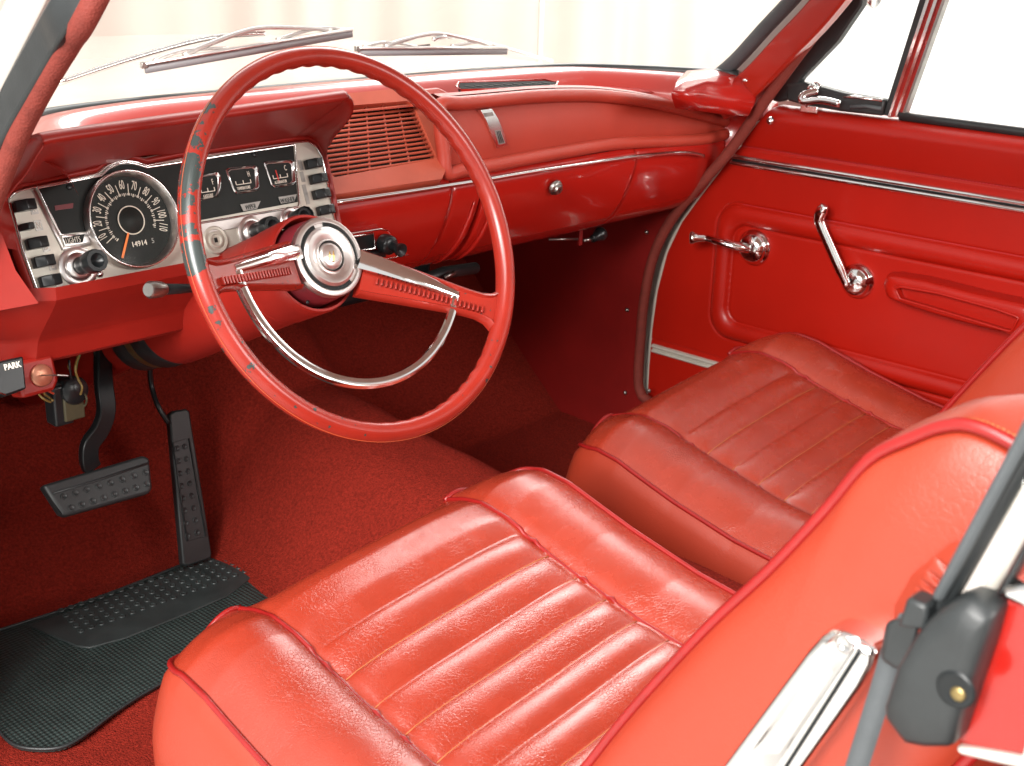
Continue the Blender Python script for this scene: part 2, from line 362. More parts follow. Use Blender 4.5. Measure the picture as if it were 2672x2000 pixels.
# pillars: the windscreen post leans back; white outside, rubber seal, red inner trim, woven welt
def pillar(s):
    pl = [(.662, .245, .655), (.655, .18, .705), (.648, .12, .765), (.640, .055, .83), (.62, -.03, .93), (.585, -.14, 1.06), (.555, -.20, 1.13)]
    return [np.array((s*x, y, z)) for x, y, z in pl]
for s in (-1, 1):
    pp = smoothp(pillar(s), 4)
    fwd = np.array((0, .66, .75))
    if s > 0:
        red = mobj('windscreen_pillar', sweep([p+np.array((-.006, .000, -.002)) for p in pp], rect(.024, .014), up=fwd), PAINTO, car, bevel=.004)
        mobj('windscreen_seal', sweep([p+np.array((-.012, .040, .026)) for p in pp], circ(.013, 8, .014), up=fwd), RUBG, red)
        mobj('outer_post', sweep([p+np.array((.034, .035, .022)) for p in pp], rect(.020, .012), up=fwd), WHITEP, red, bevel=.004)
    else:
        red = mobj('windscreen_pillar', sweep([p+np.array((.016, .030, .020)) for p in pp], rect(.010, .010), up=fwd), PAINTO, car, bevel=.004)
        mobj('outer_post', sweep([p+np.array((-.040, .016, .012)) for p in pp], rect(.020, .012), up=fwd), WHITEP, red, bevel=.004)
# right weather welt: follows the door opening down to the sill
wpx = [(2195, 0), (2080, 150), (1985, 280), (1900, 400), (1800, 512), (1742, 590), (1702, 680), (1680, 790), (1672, 880), (1666, 980), (1672, 1024), (1700, 1052)]
wl = [FD.PX(x, y, .028) for x, y in wpx]
wtop = pillar(1)
WR = [np.array(q) for q in [(.60, -.13, 1.09), (.63, -.07, .98)]]+wl+[np.array((.652, .2, .045)), np.array((.652, -.6, .045))]
wr = mobj('door_welt', tube(smoothp(WR, 8), .0095, 10), WELT, car)
wlft = [FLs.PX(x, y, 0) for x, y in [(249, 0), (185, 107), (120, 215), (60, 330), (18, 430), (-20, 530), (-70, 640), (-110, 760)]]
WL = [np.array((-.61, -.10, 1.02))]+wlft+[np.array((-.69, .36, .30)), np.array((-.72, .36, .06)), np.array((-.80, .30, -.03)), np.array((-.80, -.7, -.03))]
mobj('door_welt', tube(smoothp(WL, 8), .0100, 10), WELT, car)
sl = [FLs.PX(x, y, -.006) for x, y in [(188, 0), (125, 107), (58, 225), (10, 310), (-30, 400), (-80, 520), (-120, 640)]]
ks = mobj('door_opening_seal', sweep(smoothp([np.array((-.625, -.08, .99))]+sl+[np.array((-.70, .36, .45)), np.array((-.71, .40, .25)), np.array((-.72, .40, .07))], 8), rect(.0155, .006), up=(0, .66, .75)), RUBBER, car, bevel=.003)
for x, y in ((178, 57), (70, 200)):
    mobj('seal_clip', lathe([(0, .003), (.002, .003), (.003, 0), (0, 0)], 10, FLs.M(*FLs.px(x, y, .001), .001)), BLACKP, ks)
# corner cover where the right pillar meets the dashboard top
FC0 = Fr((0, 0, .700), X_, Y_, Z_)
cpx = [(1752, 240), (1768, 208), (1788, 188), (1850, 182), (1925, 186), (2006, 212), (1985, 236), (1965, 266), (1900, 262), (1820, 250)]
def zat(x, y): return FC0.px(x, y)
cz = [.706, .713, .7165, .7165, .713, .700, .686, .674, .678, .692]
c3p = [P(x, y, 2, z) for (x, y), z in zip(cpx, cz)]; ctr = np.mean(np.array(c3p), 0)
rings = [[tuple(ctr+(p-ctr)*k+np.array((0, 0, dz))) for p in c3p] for k, dz in ((.90, -.026), (.985, -.009), (1, -.002), (1, 0), (.95, .0030), (.8, .0055), (.55, .0075), (.28, .0085))]
cov = mobj('pillar_cover', loft(rings), PAINT, car)
mobj('cover_screw', lathe([(0, .0035), (.003, .003), (.0045, 0), (0, 0)], 12, Matrix.Translation(tuple(P(1945, 213, 2, .7145)))), CHROME, cov)
# kick panels, firewall, toe board, floor, tunnel
FK = Fr((.655, 0, 0), Y_, Z_, -X_)
wz = [(q[2], q[1]) for q in wl][::-1]
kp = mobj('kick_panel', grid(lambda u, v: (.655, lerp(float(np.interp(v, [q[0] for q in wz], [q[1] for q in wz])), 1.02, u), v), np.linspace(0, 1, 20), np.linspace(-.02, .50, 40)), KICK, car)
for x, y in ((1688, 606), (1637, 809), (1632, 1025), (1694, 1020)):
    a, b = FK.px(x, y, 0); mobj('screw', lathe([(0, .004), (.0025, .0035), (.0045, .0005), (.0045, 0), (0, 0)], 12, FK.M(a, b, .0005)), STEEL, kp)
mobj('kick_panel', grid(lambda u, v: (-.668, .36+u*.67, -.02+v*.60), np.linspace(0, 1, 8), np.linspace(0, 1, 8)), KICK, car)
mobj('dash_gusset', loft([[(.69, .19, .50), (.69, .42, .50), (.69, .42, .70), (.69, .30, .70), (.69, .19, .665)], [(.745, .19, .50), (.745, .42, .50), (.745, .42, .69), (.745, .30, .69), (.745, .19, .66)]]), PAINT, car)
def floorz(x, y):
    toe = max(0, (y-.58))*.95; z = toe if y < .93 else .3325+(y-.93)*4
    h = interp(y, [-1.2, -.4, .0, .3, .6, .9], [.13, .15, .165, .185, .22, .30])
    t = math.exp(-(abs(x-.0)/.155)**3.2)
    zz = max(z, 0)+h*t*(1 if y < .6 else max(0, 1-(y-.6)*1.6))
    return zz
rip = lambda x, y: .0035*math.sin(x*23+y*14+2*math.sin(y*7))+.0028*math.sin(y*31-x*17+1.5*math.sin(x*11))
mobj('carpet', grid(lambda u, v: (u, v, floorz(u, v)+rip(u, v)*.6), np.linspace(-.74, .66, 200), np.concatenate([np.linspace(-1.3, .9, 240), np.linspace(.91, 1.0, 12)])), CARPET, car)
mobj('floor_pan', grid(lambda u, v: (u, v, -.03), np.linspace(-.74, .74, 4), np.linspace(-2.2, 1.1, 4)), RUBBER, car)
mobj('firewall', grid(lambda u, v: (u, 1.0+.02*math.sin(u*9), v), np.linspace(-.68, .68, 20), np.linspace(-.03, .70, 4)), BLACKP, car)
# sills
for s, F_ in ((-1, FLs), (1, FD)):
    mobj('sill', box(F_, -.84, .36, -.16, .035 if s > 0 else -.01, -.09, .012 if s > 0 else -.055), WHITEP, car, bevel=.006)
# rear of the body, outside the picture's frame but for its corner at the striker side
for s in (-1, 1):
    def qf(u, v, s=s): return (s*(.74+.05*math.sin(math.pi*v)-.09*u*u), -.87-u*1.6, .685-v*.85-.0*u)
    mobj('rear_quarter_panel', grid(qf, np.linspace(0, 1, 12), np.linspace(0, 1, 10)), WHITEP, car)
    mobj('rear_roof_post', loft([[(s*.58, -1.10, 1.13), (s*.58, -1.38, 1.10), (s*.56, -1.38, 1.10), (s*.56, -1.10, 1.13)], [(s*.70, -1.45, .69), (s*.70, -1.95, .69), (s*.68, -1.95, .69), (s*.68, -1.45, .69)]]), WHITEP, car)
mobj('rear_deck', grid(lambda u, v: (u*.68, -1.40-v*1.0, .675-.02*u*u-.05*v), np.linspace(-1, 1, 8), np.linspace(0, 1, 4)), WHITEP, car)
mobj('rear_seat_wall', grid(lambda u, v: (u*.66, -1.25-.15*v, .05+v*.62), np.linspace(-1, 1, 8), np.linspace(0, 1, 4)), VSIDE, car)
# ------------------------------------------------------------------ dashboard
FCl = Fr((-.41, .24, .62), X_, (0, math.sin(math.radians(20)), math.cos(math.radians(20))))
dash = thing('dashboard', 'red dashboard with padded passenger side, speaker grille and painted lower panel', 'dashboard', (0, .3, .6))
# --- painted sheet-metal top behind the pad
top_front = [(-.67, .255), (-.60, .30), (-.45, .34), (-.20, .36), (-.18, .335), (.0, .318), (.3, .318), (.50, .305), (.60, .272), (.655, .235)]
def tfy(x): return interp(x, [p[0] for p in top_front], [p[1] for p in top_front])
def tby(x):
    g = gb_shift(.060); return interp(x, [p[0] for p in g], [p[1] for p in g])
def tfz(x): return interp(x, [-.67, -.2, .0, .25, .45, .58, .66], [.690, .700, .702, .701, .694, .680, .664])
mobj('dash_top', grid(lambda x, v: (x, lerp(tfy(x), max(tby(x), tfy(x)+.01), v), lerp(tfz(x)-.004, .6935-.008*(abs(x)/.64)**3, v)), np.linspace(-.655, .685, 60), np.linspace(0, 1, 6)), PAINT, dash)
# --- instrument pod: outline of the face, hooded by a long brow
face = [(22, 535), (24, 515), (38, 501), (60, 492), (254, 451), (278, 431), (303, 420), (328, 417), (355, 421), (382, 429), (467, 412), (769, 369), (803, 366), (826, 379), (843, 408), (881, 590), (884, 606), (870, 613), (588, 676), (478, 702), (131, 779), (108, 773), (91, 754), (55, 655)]
fuv = [FCl.px(x, y) for x, y in face]
def offs(poly, d):
    A = np.array(poly); n = len(A); out = []
    for i in range(n):
        t = _n(A[(i+1) % n]-A[i-1]); out.append(tuple(A[i]+np.array([t[1], -t[0]])*(-d)))
    return out
lip_px = [(-35, 640), (-12, 565), (30, 500), (62, 462), (90, 415), (110, 388), (130, 374), (350, 341), (620, 303), (880, 265), (900, 263), (914, 274), (915, 296), (900, 322), (868, 360), (856, 382)]
lip3 = []
for i, (x, y) in enumerate(lip_px):
    yy = [.225, .205, .185, .170, .155, .147, .145, .145, .145, .145, .147, .150, .160, .180, .215, .232][i]; lip3.append(P(x, y, 1, yy))
# matching points on the face outline
cpt = [fuv[23], fuv[0], fuv[1], fuv[2], fuv[3], (fuv[3][0]+.01, fuv[3][1]), (fuv[3][0]+.02, fuv[3][1]+.001), fuv[8], fuv[10], (fuv[11][0]-.02, fuv[11][1]-.0005), fuv[11], ((fuv[11][0]+fuv[12][0])/2, fuv[12][1]), fuv[12], fuv[13], fuv[14], (fuv[14][0]+.002, fuv[14][1]-.01)]
# resample both curves finely by matched parameter
def resamp(pts, k): return smoothp(pts, k)
c3 = [FCl.W(a, b+(.004 if i > 2 else 0), .001) for i, (a, b) in enumerate(cpt)]
LA, CA = resamp(lip3, 5), resamp(c3, 5)
# under side + rounded lip + upper shell
def nrow(k):
    out = []
    for a, c in zip(LA, CA):
        out.append(a+(c-a)*k)
    return out
under = [nrow(k) for k in (1, .8, .55, .3, .12, .04)]
lipr = [[p+np.array((0, -.004, .001)) for p in LA], [p+np.array((0, -.005, .005)) for p in LA], [p+np.array((0, -.001, .009)) for p in LA], [p+np.array((0, .006, .0105)) for p in LA]]
def back(a): return np.array((a[0]+.03*0, max(a[1]+.10, .30), min(a[2]-.008, .700)))
upper = [[lerp(p+np.array((0, .006, .0105)), back(p)+np.array((0, 0, .002)), k) for p in LA] for k in (.3, .65, 1)]
brow = mobj('instrument_brow', loft(under+lipr+upper, False, False), MATTE, dash)
# side and lower housing round the face
fo = offs(fuv, -.0075); fo = fuv if False else fo
ring0 = [FCl.W(a, b, -.002) for a, b in fuv]; ring1 = [FCl.W(a, b, .003) for a, b in offs(fuv, -.002)]; ring2 = [FCl.W(a, b, .0035) for a, b in offs(fuv, -.005)]; ring3 = [FCl.W(a, b, -.004) for a, b in offs(fuv, -.010)]
area2 = sum(fuv[i][0]*fuv[(i+1) % len(fuv)][1]-fuv[(i+1) % len(fuv)][0]*fuv[i][1] for i in range(len(fuv)))
sg = 1 if area2 > 0 else -1   # orientation so that the surround lies outside
ring1 = [FCl.W(a, b, .003) for a, b in offs(fuv, -.002*sg)]; ring2 = [FCl.W(a, b, .0035) for a, b in offs(fuv, -.0045*sg)]; ring3 = [FCl.W(a, b, -.004) for a, b in offs(fuv, -.008*sg)]
mobj('instrument_surround', loft([ring0, ring1, ring2, ring3], True, False), MATTE, dash)
# lower driver panel
lp = [(.205, .572), (.205, .558), (.213, .548), (.250, .508), (.256, .500), (.266, .474), (.275, .468), (.36, .458)]
def lowx(k, e): return lerp(-.668, -.225, e)
def lowf(u, v):
    i = v*(len(lp)-1); y = interp(i, range(len(lp)), [p[0] for p in lp]); z = interp(i, range(len(lp)), [p[1] for p in lp])
    x = lerp(-.600, -.215, u); return (x, y+.004, z)
lo = mobj('lower_driver_panel', grid(lowf, np.linspace(0, 1, 12), np.linspace(0, 1, 36)), MATTE, dash, auto=30)
# sloping cheek between pod and the left end of the dashboard
ck = [[(-.600, y+.004, z) for y, z in lp]]
ck.append([(-.625, y+.012+.010*i/7, z-.004*i/7+(.002 if i < 2 else 0)) for i, (y, z) in enumerate(lp)])
ck.append([(-.672, y+.035+.03*(i > 3), z+.012) for i, (y, z) in enumerate(lp)])
mobj('lower_driver_cheek', loft(ck, False, False), MATTE, dash, auto=30)
mobj('dash_end', loft([[(-.622, .205, .56), (-.645, .20, .60), (-.668, .185, .665), (-.672, .17, .72)], [(-.675, .24, .55), (-.680, .25, .60), (-.69, .25, .665), (-.69, .24, .72)]], False, False), MATTE, dash)
# --- passenger side: lower painted panels, split where the photograph shows seams
pp_ = [(.262, .606), (.255, .598), (.252, .588), (.254, .570), (.262, .545), (.277, .512), (.295, .487), (.318, .468), (.350, .458), (.40, .452)]
def ppf(t, d=0):
    i = t*(len(pp_)-1); y = interp(i, range(len(pp_)), [p[0] for p in pp_]); z = interp(i, range(len(pp_)), [p[1] for p in pp_]); return y, z
def panel(name, x0, x1, d=0, m=PAINT, n=14, zo=0, sk=0):
    ts = np.linspace(0, 1, 30); front = []
    xs = np.linspace(x0, x1, n)
    def f(x, t):
        y, z = ppf(t); e = min(x-x0, x1-x)/.004; e = min(1, max(0, e)); rd = .0035*(1-e)**2
        X = x+sk*t; return (X, y-d+rd, z+zo)
    xs = np.concatenate([[x0, x0+.0015, x0+.004], np.linspace(x0+.01, x1-.01, n), [x1-.004, x1-.0015, x1]])
    V, Fc = grid(f, xs, ts)
    # turned-in edges give the gap its depth
    A = [f(x0, t) for t in ts]; B = [(p[0], p[1]+.010, p[2]+.002) for p in A]; C = [f(x1, t) for t in ts]; D = [(p[0], p[1]+.010, p[2]+.002) for p in C]
    return mobj(name, join((V, Fc), loft([A, B], False, False), loft([C, D], False, False)), m, dash)
panel('radio_panel', -.222, .018, .004, sk=-.012)
panel('dash_web', .0225, .082, .0, sk=-.012)
gb = panel('glovebox_door', .086, .432, .0045, sk=-.010)
panel('dash_end_panel', .436, .688, .001, sk=-.006)
mobj('seam_backing', grid(lambda x, t: (x, ppf(t)[0]+.009, ppf(t)[1]-.001), np.linspace(-.22, .655, 4), np.linspace(0, 1, 24)), BLACKP, dash)
# pressed ribs beside the glovebox door
for x0, d in ((.066, .003), (.104, .008)):
    pts = [(x0-.030*((t-.1)**2), ppf(t)[0]-d+.001, ppf(t)[1]) for t in np.linspace(.34, .82, 16)]
    mobj('pressed_rib', tube(pts, .0036, 8, scale=[max(.15, math.sin(math.pi*k/15)**.5) for k in range(16)]), PAINT, dash)
FG0 = Fr((0, .252, .56), X_, (0, -.35, .94))
a, b = FG0.px(1452, 492, .006)
lock = mobj('glovebox_lock', lathe([(0, .008), (.0065, .008), (.0075, .0065), (.0078, .004), (.0105, .003), (.0120, .0005), (.0120, -.003)], 28, FG0.M(a, b, .005)), STEEL, gb, auto=40)
mobj('key_slot', box(Fr(FG0.W(a, b, .0131), FG0.u, FG0.v), -.0008, .0008, -.003, .003, 0, .0006), BLACKP, gb, smooth=False)
# bright moulding under the pad
ch = [(872, 529), (1055, 502), (1240, 474), (1400, 447), (1550, 425), (1660, 409), (1740, 401), (1800, 400), (1835, 407)]
chp = [P(x, y, 1, .244) for i, (x, y) in enumerate(ch)]
cs = mobj('chrome_moulding', sweep(smoothp(chp, 6), [(-.0034, -.002), (-.0030, .002), (-.001, .0038), (.001, .0034), (.0030, .002), (.0034, -.002)], up=Z_), CHROME, dash)
# --- speaker grille
FG = Fr((0, .252, .617), X_, (0, .085, .088))
gpx = [(905, 268), (1069, 260), (1098, 290), (1146, 424), (1138, 445), (858, 486), (846, 470), (842, 395), (868, 352), (905, 300)]
gop = [(912, 278), (1068, 266), (1082, 280), (1138, 405), (1136, 416), (860, 464), (855, 455), (850, 395), (868, 352), (908, 300)]
outer_g = [FG.px(x, y) for x, y in [(880, 250), (1066, 232), (1100, 250), (1122, 285), (1161, 448), (1152, 470), (870, 512), (845, 500), (835, 380), (850, 300)]]
inner_g = [FG.px(x, y) for x, y in [(895, 280), (1060, 266), (1072, 272), (1084, 290), (1136, 408), (1130, 418), (872, 465), (858, 455), (846, 370), (860, 310)]]
gf = mobj('speaker_grille', loft([[FG.W(a, b, -.026) for a, b in outer_g], [FG.W(a, b, .001) for a, b in outer_g], [FG.W(a*.985+.015*np.mean([q[0] for q in outer_g]), b, .003) for a, b in outer_g], [FG.W(a, b, .002) for a, b in inner_g], [FG.W(a, b, -.010) for a, b in inner_g]], True, False), GRILLE, dash, auto=40)
mobj('speaker_cloth', prism(FG, [(a*1, b) for a, b in outer_g], -.0235, -.023), BLACKF, gf, smooth=False)
ia = np.array(inner_g); b0, b1 = ia[:, 1].min(), ia[:, 1].max()
def span(b):
    xs = []
    n = len(ia)
    for i in range(n):
        p, q = ia[i], ia[(i+1) % n]
        if (p[1]-b)*(q[1]-b) < 0: xs.append(p[0]+(b-p[1])/(q[1]-p[1])*(q[0]-p[0]))
    return min(xs), max(xs)
NS = 15; pitch = (b1-b0)/NS
for k in range(NS-1):
    b = b0+pitch*(k+1); l, rr_ = span(b)
    mobj('slat', sweep([FG.W(l-.001, b, -.003), FG.W(rr_+.001, b, -.003)], [(-.0011, -.0018), (.0011, -.0018), (.0018, .0008), (.0009, .0020), (-.0009, .0020), (-.0018, .0008)], up=FG.v), GRILLE, gf, auto=40)
for e in (.18, .42, .66, .88):
    a0 = lerp(*[span(b0+.004)[i] for i in (0, 1)], e); a1 = lerp(*[span(b1-.004)[i] for i in (0, 1)], e)
    mobj('divider', tube([FG.W(a0, b0, -.005), FG.W(a1, b1, -.005)], .0014, 6), GRILLE, gf)
# frame of pad round the grille
mobj('grille_surround', prism(FG, [FG.px(x, y, -.006) for x, y in [(840, 235), (1160, 205), (1245, 250), (1205, 300), (1225, 470), (1170, 490), (860, 530), (835, 520)]], -.060, -.0245), PADV, dash, bevel=.004)
# --- passenger crash pad: recessed face with a fat rolled edge
FP = Fr((0, .262, .65), X_, (0, .10, .98))
top_px = [(1150, 274), (1200, 270), (1250, 266), (1330, 258), (1400, 252), (1480, 249), (1560, 250), (1640, 258), (1710, 270), (1780, 287), (1850, 306), (1915, 326)]
bot_px = [(1905, 345), (1845, 362), (1760, 368), (1700, 370), (1600, 376), (1500, 392), (1390, 411), (1280, 432), (1200, 446), (1165, 452)]
tp = [FP.px(x, y) for x, y in top_px]; bp_ = [FP.px(x, y) for x, y in bot_px]
loop = smoothp([FP.W(a, b, 0) for a, b in tp+bp_+[FP.px(1158, 400), FP.px(1150, 330)]], 5, True)
mobj('pad_roll', sweep(loop, [(.0105*math.cos(t), .0100*math.sin(t)) for t in np.linspace(0, 2*math.pi, 15)[:-1]], True, up=FP.w), PADV, dash)
lin = loop[::3]
c0_ = FP.W(.30, .0, 0)
def padface():
    V = []; top = smoothp([FP.W(a, b, 0) for a, b in tp], 5); bot = smoothp([FP.W(a, b, 0) for a, b in bp_[::-1]], 6)
    n = 40; ti = [top[int(round(i*(len(top)-1)/n))] for i in range(n+1)]; bi = [bot[int(round(i*(len(bot)-1)/n))] for i in range(n+1)]
    m = 16; V = []
    for i in range(n+1):
        for j in range(m+1):
            t = j/m; p = lerp(np.array(bi[i]), np.array(ti[i]), t); bulge = .007*math.sin(math.pi*t)
            V.append(tuple(p+FP.w*(-.007+bulge)))
    return V, [(i*(m+1)+j, (i+1)*(m+1)+j, (i+1)*(m+1)+j+1, i*(m+1)+j+1) for i in range(n) for j in range(m)]
mobj('pad_face', padface(), PADV, dash)
# top of the pad, running back to the painted top, with the defroster slot
tc = smoothp([FP.W(a, b, 0) for a, b in tp], 5)
prow = []
for k, (dy, dz) in enumerate([(.004, .011), (.014, .0135), (.026, .011), (.038, .004), (.044, -.004)]):
    prow.append([p+np.array((0, dy, dz)) for p in tc])
mobj('pad_top', loft(prow, False, False), PADV, dash)
FT = Fr((0, 0, .7100), X_, Y_, Z_)
sl_ = [FT.px(x, y) for x, y in [(1196, 226), (1202, 218), (1420, 212), (1452, 217), (1446, 226), (1410, 231), (1210, 238)]]
vt = mobj('defroster_slot', prism(FT, sl_, -.020, .0008), SLOT, dash, smooth=False)
sc_ = np.mean(np.array(sl_), 0)
mobj('slot_rim', tube([FT.W(*(sc_+(np.array(p)-sc_)*1.04), .001) for p in sl_], .0022, 6, True), PAINT, vt)
for k in range(9):
    x, y = lerp(1225, 1425, k/8), lerp(229, 220, k/8); a, b = FT.px(x, y); mobj('slot_bar', box(FT, a-.0008, a+.0008, b-.010, b+.010, .0005, .0020), RUBBER, vt, smooth=False)
# slim bright badge on the pad
bg_ = [FP.px(x, y, .003) for x, y in [(1252, 286), (1285, 283), (1325, 380), (1297, 388)]]
bc = [(1253, 285), (1262, 300), (1275, 330), (1287, 360), (1297, 387)]
brow_l = [FP.px(x, y, .004) for x, y in [(1253, 287), (1268, 315), (1281, 348), (1297, 387)]]; brow_r = [FP.px(x, y, .004) for x, y in [(1283, 283), (1300, 310), (1313, 342), (1325, 379)]]
badge = mobj('pad_badge', prism(FP, brow_l+brow_r[::-1], -.004, .0045), CHROME, dash, bevel=.0008)
ba = [FP.px(x, y, .005) for x, y in [(1262, 296), (1285, 293), (1289, 302), (1267, 306)]]; mobj('badge_mark', prism(FP, ba, .0045, .0050), STEEL, badge, smooth=False)
ba = [FP.px(x, y, .005) for x, y in [(1291, 341), (1306, 339), (1319, 374), (1302, 378)]]; mobj('badge_mark', prism(FP, ba, .0045, .0049), STEEL, badge, smooth=False)
for k in range(3):
    t0 = lerp(.25, .75, k/2); p0 = (lerp(1291, 1306, t0)+2, lerp(341, 339, t0)+3); p1 = (lerp(1302, 1319, t0)-1, lerp(378, 374, t0)-3)
    mobj('badge_stripe', tube([FP.PX(*p0, .0052), FP.PX(*p1, .0052)], .0006, 5), BLACKP, badge)
# small pull knob below the far end
kb = P(1545, 625, 1, .36); Fk = Fr(kb, X_, (0, .2, 1))
pk = thing('pull_knob', 'small black pull knob on a chrome stem under the passenger end of the dashboard', 'knob', tuple(kb))
mobj('knob', lathe([(0, .030), (.011, .029), (.013, .024), (.011, .017), (.0075, .010), (.0065, .0), (0, 0)], 16, Matrix.Translation(kb) @ Matrix.Rotation(math.radians(75), 4, 'Y')), BLACKP, pk)
mobj('stem', tube([kb+np.array((-.018, .004, 0)), kb], .0035, 8), STEEL, pk)
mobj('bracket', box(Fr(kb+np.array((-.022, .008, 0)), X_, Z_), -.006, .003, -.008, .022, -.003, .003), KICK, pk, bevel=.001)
mobj('bracket_arm', tube([kb+np.array((-.02, .008, .002)), kb+np.array((-.09, .02, .010))], .0022, 6), STEEL, pk)
# ------------------------------------------------------------------ instrument cluster
clu = thing('instrument_cluster', 'silver instrument panel with round speedometer, three small gauges and black push buttons', 'instrument panel', tuple(FCl.o))
fin = offs(fuv, .0005*sg)
plate = mobj('face_plate', prism(FCl, fin, -.012, .0), SILVER, clu, smooth=False)
def uv(x, y, c=0): return FCl.px(x, y, c)
def loop_tube(name, pts, r, m, parent, c=.001, closed=True): return mobj(name, tube([FCl.W(*uv(x, y), c) for x, y in pts], r, 6, closed), m, parent)
BLc = [(97, 493), (250, 466), (262, 452), (240, 520), (232, 602), (156, 611)]
bl = mobj('black_panel', prism(FCl, [uv(*p) for p in [(97, 494), (262, 462), (240, 500), (234, 604), (156, 612)]], 0, .0008), BLACKF, clu, smooth=False)
br = mobj('black_panel', prism(FCl, [uv(*p) for p in [(262, 462), (285, 444), (310, 432), (330, 429), (352, 432), (382, 441), (765, 381), (776, 528), (470, 585), (440, 540), (330, 520), (240, 500)]], .0001, .0009), BLACKF, clu, smooth=False)
loop_tube('trim', [(228, 616), (156, 613), (96, 492), (262, 460), (283, 441), (305, 429), (329, 425), (353, 429), (382, 438), (768, 378), (780, 530), (776, 541), (505, 586), (466, 592)], .0016, CHROME, clu, closed=False)
loop_tube('trim', [(86, 496), (150, 622), (162, 650), (234, 638)], .0022, BRUSH, clu, closed=False)
loop_tube('trim', [(24, 518), (38, 504), (60, 496), (254, 455), (279, 434), (304, 423), (328, 420), (355, 424), (382, 433), (467, 416), (769, 373), (802, 370), (822, 382), (839, 410), (876, 590)], .0013, CHROME, clu, closed=False)
loop_tube('trim', [(26, 530), (60, 655), (95, 752), (110, 770), (131, 775), (478, 699), (588, 673)], .0012, CHROME, clu, closed=False)
lower = mobj('lower_strip', prism(FCl, [uv(*p) for p in [(500, 588), (776, 543), (783, 556), (786, 566), (560, 606), (500, 618)]], 0, .0018), BRUSH, clu, bevel=.0006)
lower = mobj('lower_strip', prism(FCl, [uv(*p) for p in [(158, 616), (226, 606), (234, 634), (168, 646)]], 0, .0018), BRUSH, clu, bevel=.0006)
def dirM(p, q, c):   # matrix on the face plane, x axis running from pixel p to pixel q
    a0, b0 = uv(*p); a1, b1 = uv(*q); return FCl.M((a0+a1)/2, (b0+b1)/2, c, math.atan2(b1-b0, a1-a0))
def dist(p, q): a0, b0 = uv(*p); a1, b1 = uv(*q); return math.hypot(a1-a0, b1-b0)
for word, poly, l0, l1 in (('LIGHTS', [(163, 622), (218, 612), (213, 634), (170, 638)], (170, 632), (205, 626)),
                           ('WIPER', [(624, 532+3), (677, 523+3), (668, 543+3), (632, 550+3)], (634, 545), (668, 539)),
                           ('WASHER', [(723, 516), (772, 508), (765, 527), (730, 533)], (731, 527), (764, 521))):
    tg = mobj('name_plate', prism(FCl, [uv(*p) for p in poly], .0018, .0026), STEEL if word != 'LIGHTS' else BLACKF, clu, smooth=False)
    txt('lettering', word, .0085, dirM(l0, l1, .0029), PRINT if word == 'LIGHTS' else BLACKP, tg, .62, bold=-.0001)
# speedometer
top, bot, lft, rgt = uv(350, 438, .010), uv(346, 708, .010), uv(234, 572, .010), uv(461, 572, .010)
sa, sb = (lft[0]+rgt[0])/2, (top[1]+bot[1])/2; SRa = (rgt[0]-lft[0])/2; SRb = (top[1]-bot[1])/2; SR = (SRa+SRb)/2
MS = FCl.M(sa, sb, 0)
sp = mobj('speedometer', lathe([(SR*1.02, -.002), (SR*1.02, .0105), (SR*.995, .0125), (SR*.975, .0115), (SR*.955, .008), (SR*.915, .0015)], 72, MS), BRUSH, clu, auto=60)
mobj('rim_bead', tube([MS @ Vector((SR*.995*math.cos(t), SR*.995*math.sin(t), .0125)) for t in np.linspace(0, 2*math.pi, 65)[:-1]], .0012, 6, True), CHROME, sp)
dial = mobj('dial', lathe([(0, 0), (SR*.95, 0)], 64, FCl.M(sa, sb, .0014)), BLACKF, sp, smooth=False)
dz = .0018
DM = FCl.M(sa, sb, dz)
for mph in range(10, 111, 10):
    th = math.radians(90-(mph-60)*2.18); R0 = SR*.735
    s_ = str(mph)
    txt('numeral', s_, SR*.27, DM @ Matrix.Translation((R0*math.cos(th), R0*math.sin(th), 0)) @ Matrix.Rotation(th-math.pi/2, 4, 'Z'), PRINT, sp, .45)
tk = []
for i in range(0, 61):
    mph = i*2; th = math.radians(90-(mph-60)*2.18); maj = (mph % 10 == 0); mid = (mph % 10 == 4 or mph % 10 == 6) and False
    r0, r1, wd = (.52, .565, .0006) if not maj else (.50, .565, .0011)
    if mph > 112: continue
    u = np.array((math.cos(th), math.sin(th))); n = np.array((-u[1], u[0]))*wd*.5
    tk.append(prism(FCl, [tuple(np.array((sa, sb))+u*SR*r0-n), tuple(np.array((sa, sb))+u*SR*r1-n), tuple(np.array((sa, sb))+u*SR*r1+n), tuple(np.array((sa, sb))+u*SR*r0+n)], dz, dz+.0003))
    th2 = th+math.radians(1.1*2); 
for i in range(11):
    th = math.radians(90-(i*10+5-60)*2.18); u = np.array((math.cos(th), math.sin(th))); n = np.array((-u[1], u[0]))*.0004
    tk.append(prism(FCl, [tuple(np.array((sa, sb))+u*SR*.52-n), tuple(np.array((sa, sb))+u*SR*.76-n), tuple(np.array((sa, sb))+u*SR*.76+n), tuple(np.array((sa, sb))+u*SR*.52+n)], dz, dz+.0003))
mobj('tick_marks', join(*tk), PRINT, sp, smooth=False)
mobj('centre_ring', tube([DM @ Vector((SR*.29*math.cos(t), SR*.29*math.sin(t), .0015)) for t in np.linspace(0, 2*math.pi, 49)[:-1]], .0007, 6, True), PRINT, sp)
mobj('centre_cap', lathe([(0, .0022), (SR*.27, .0018), (SR*.28, .0)], 40, DM), BLACKF, sp)
th = math.radians(90+150); u = Vector((math.cos(th), math.sin(th), 0))
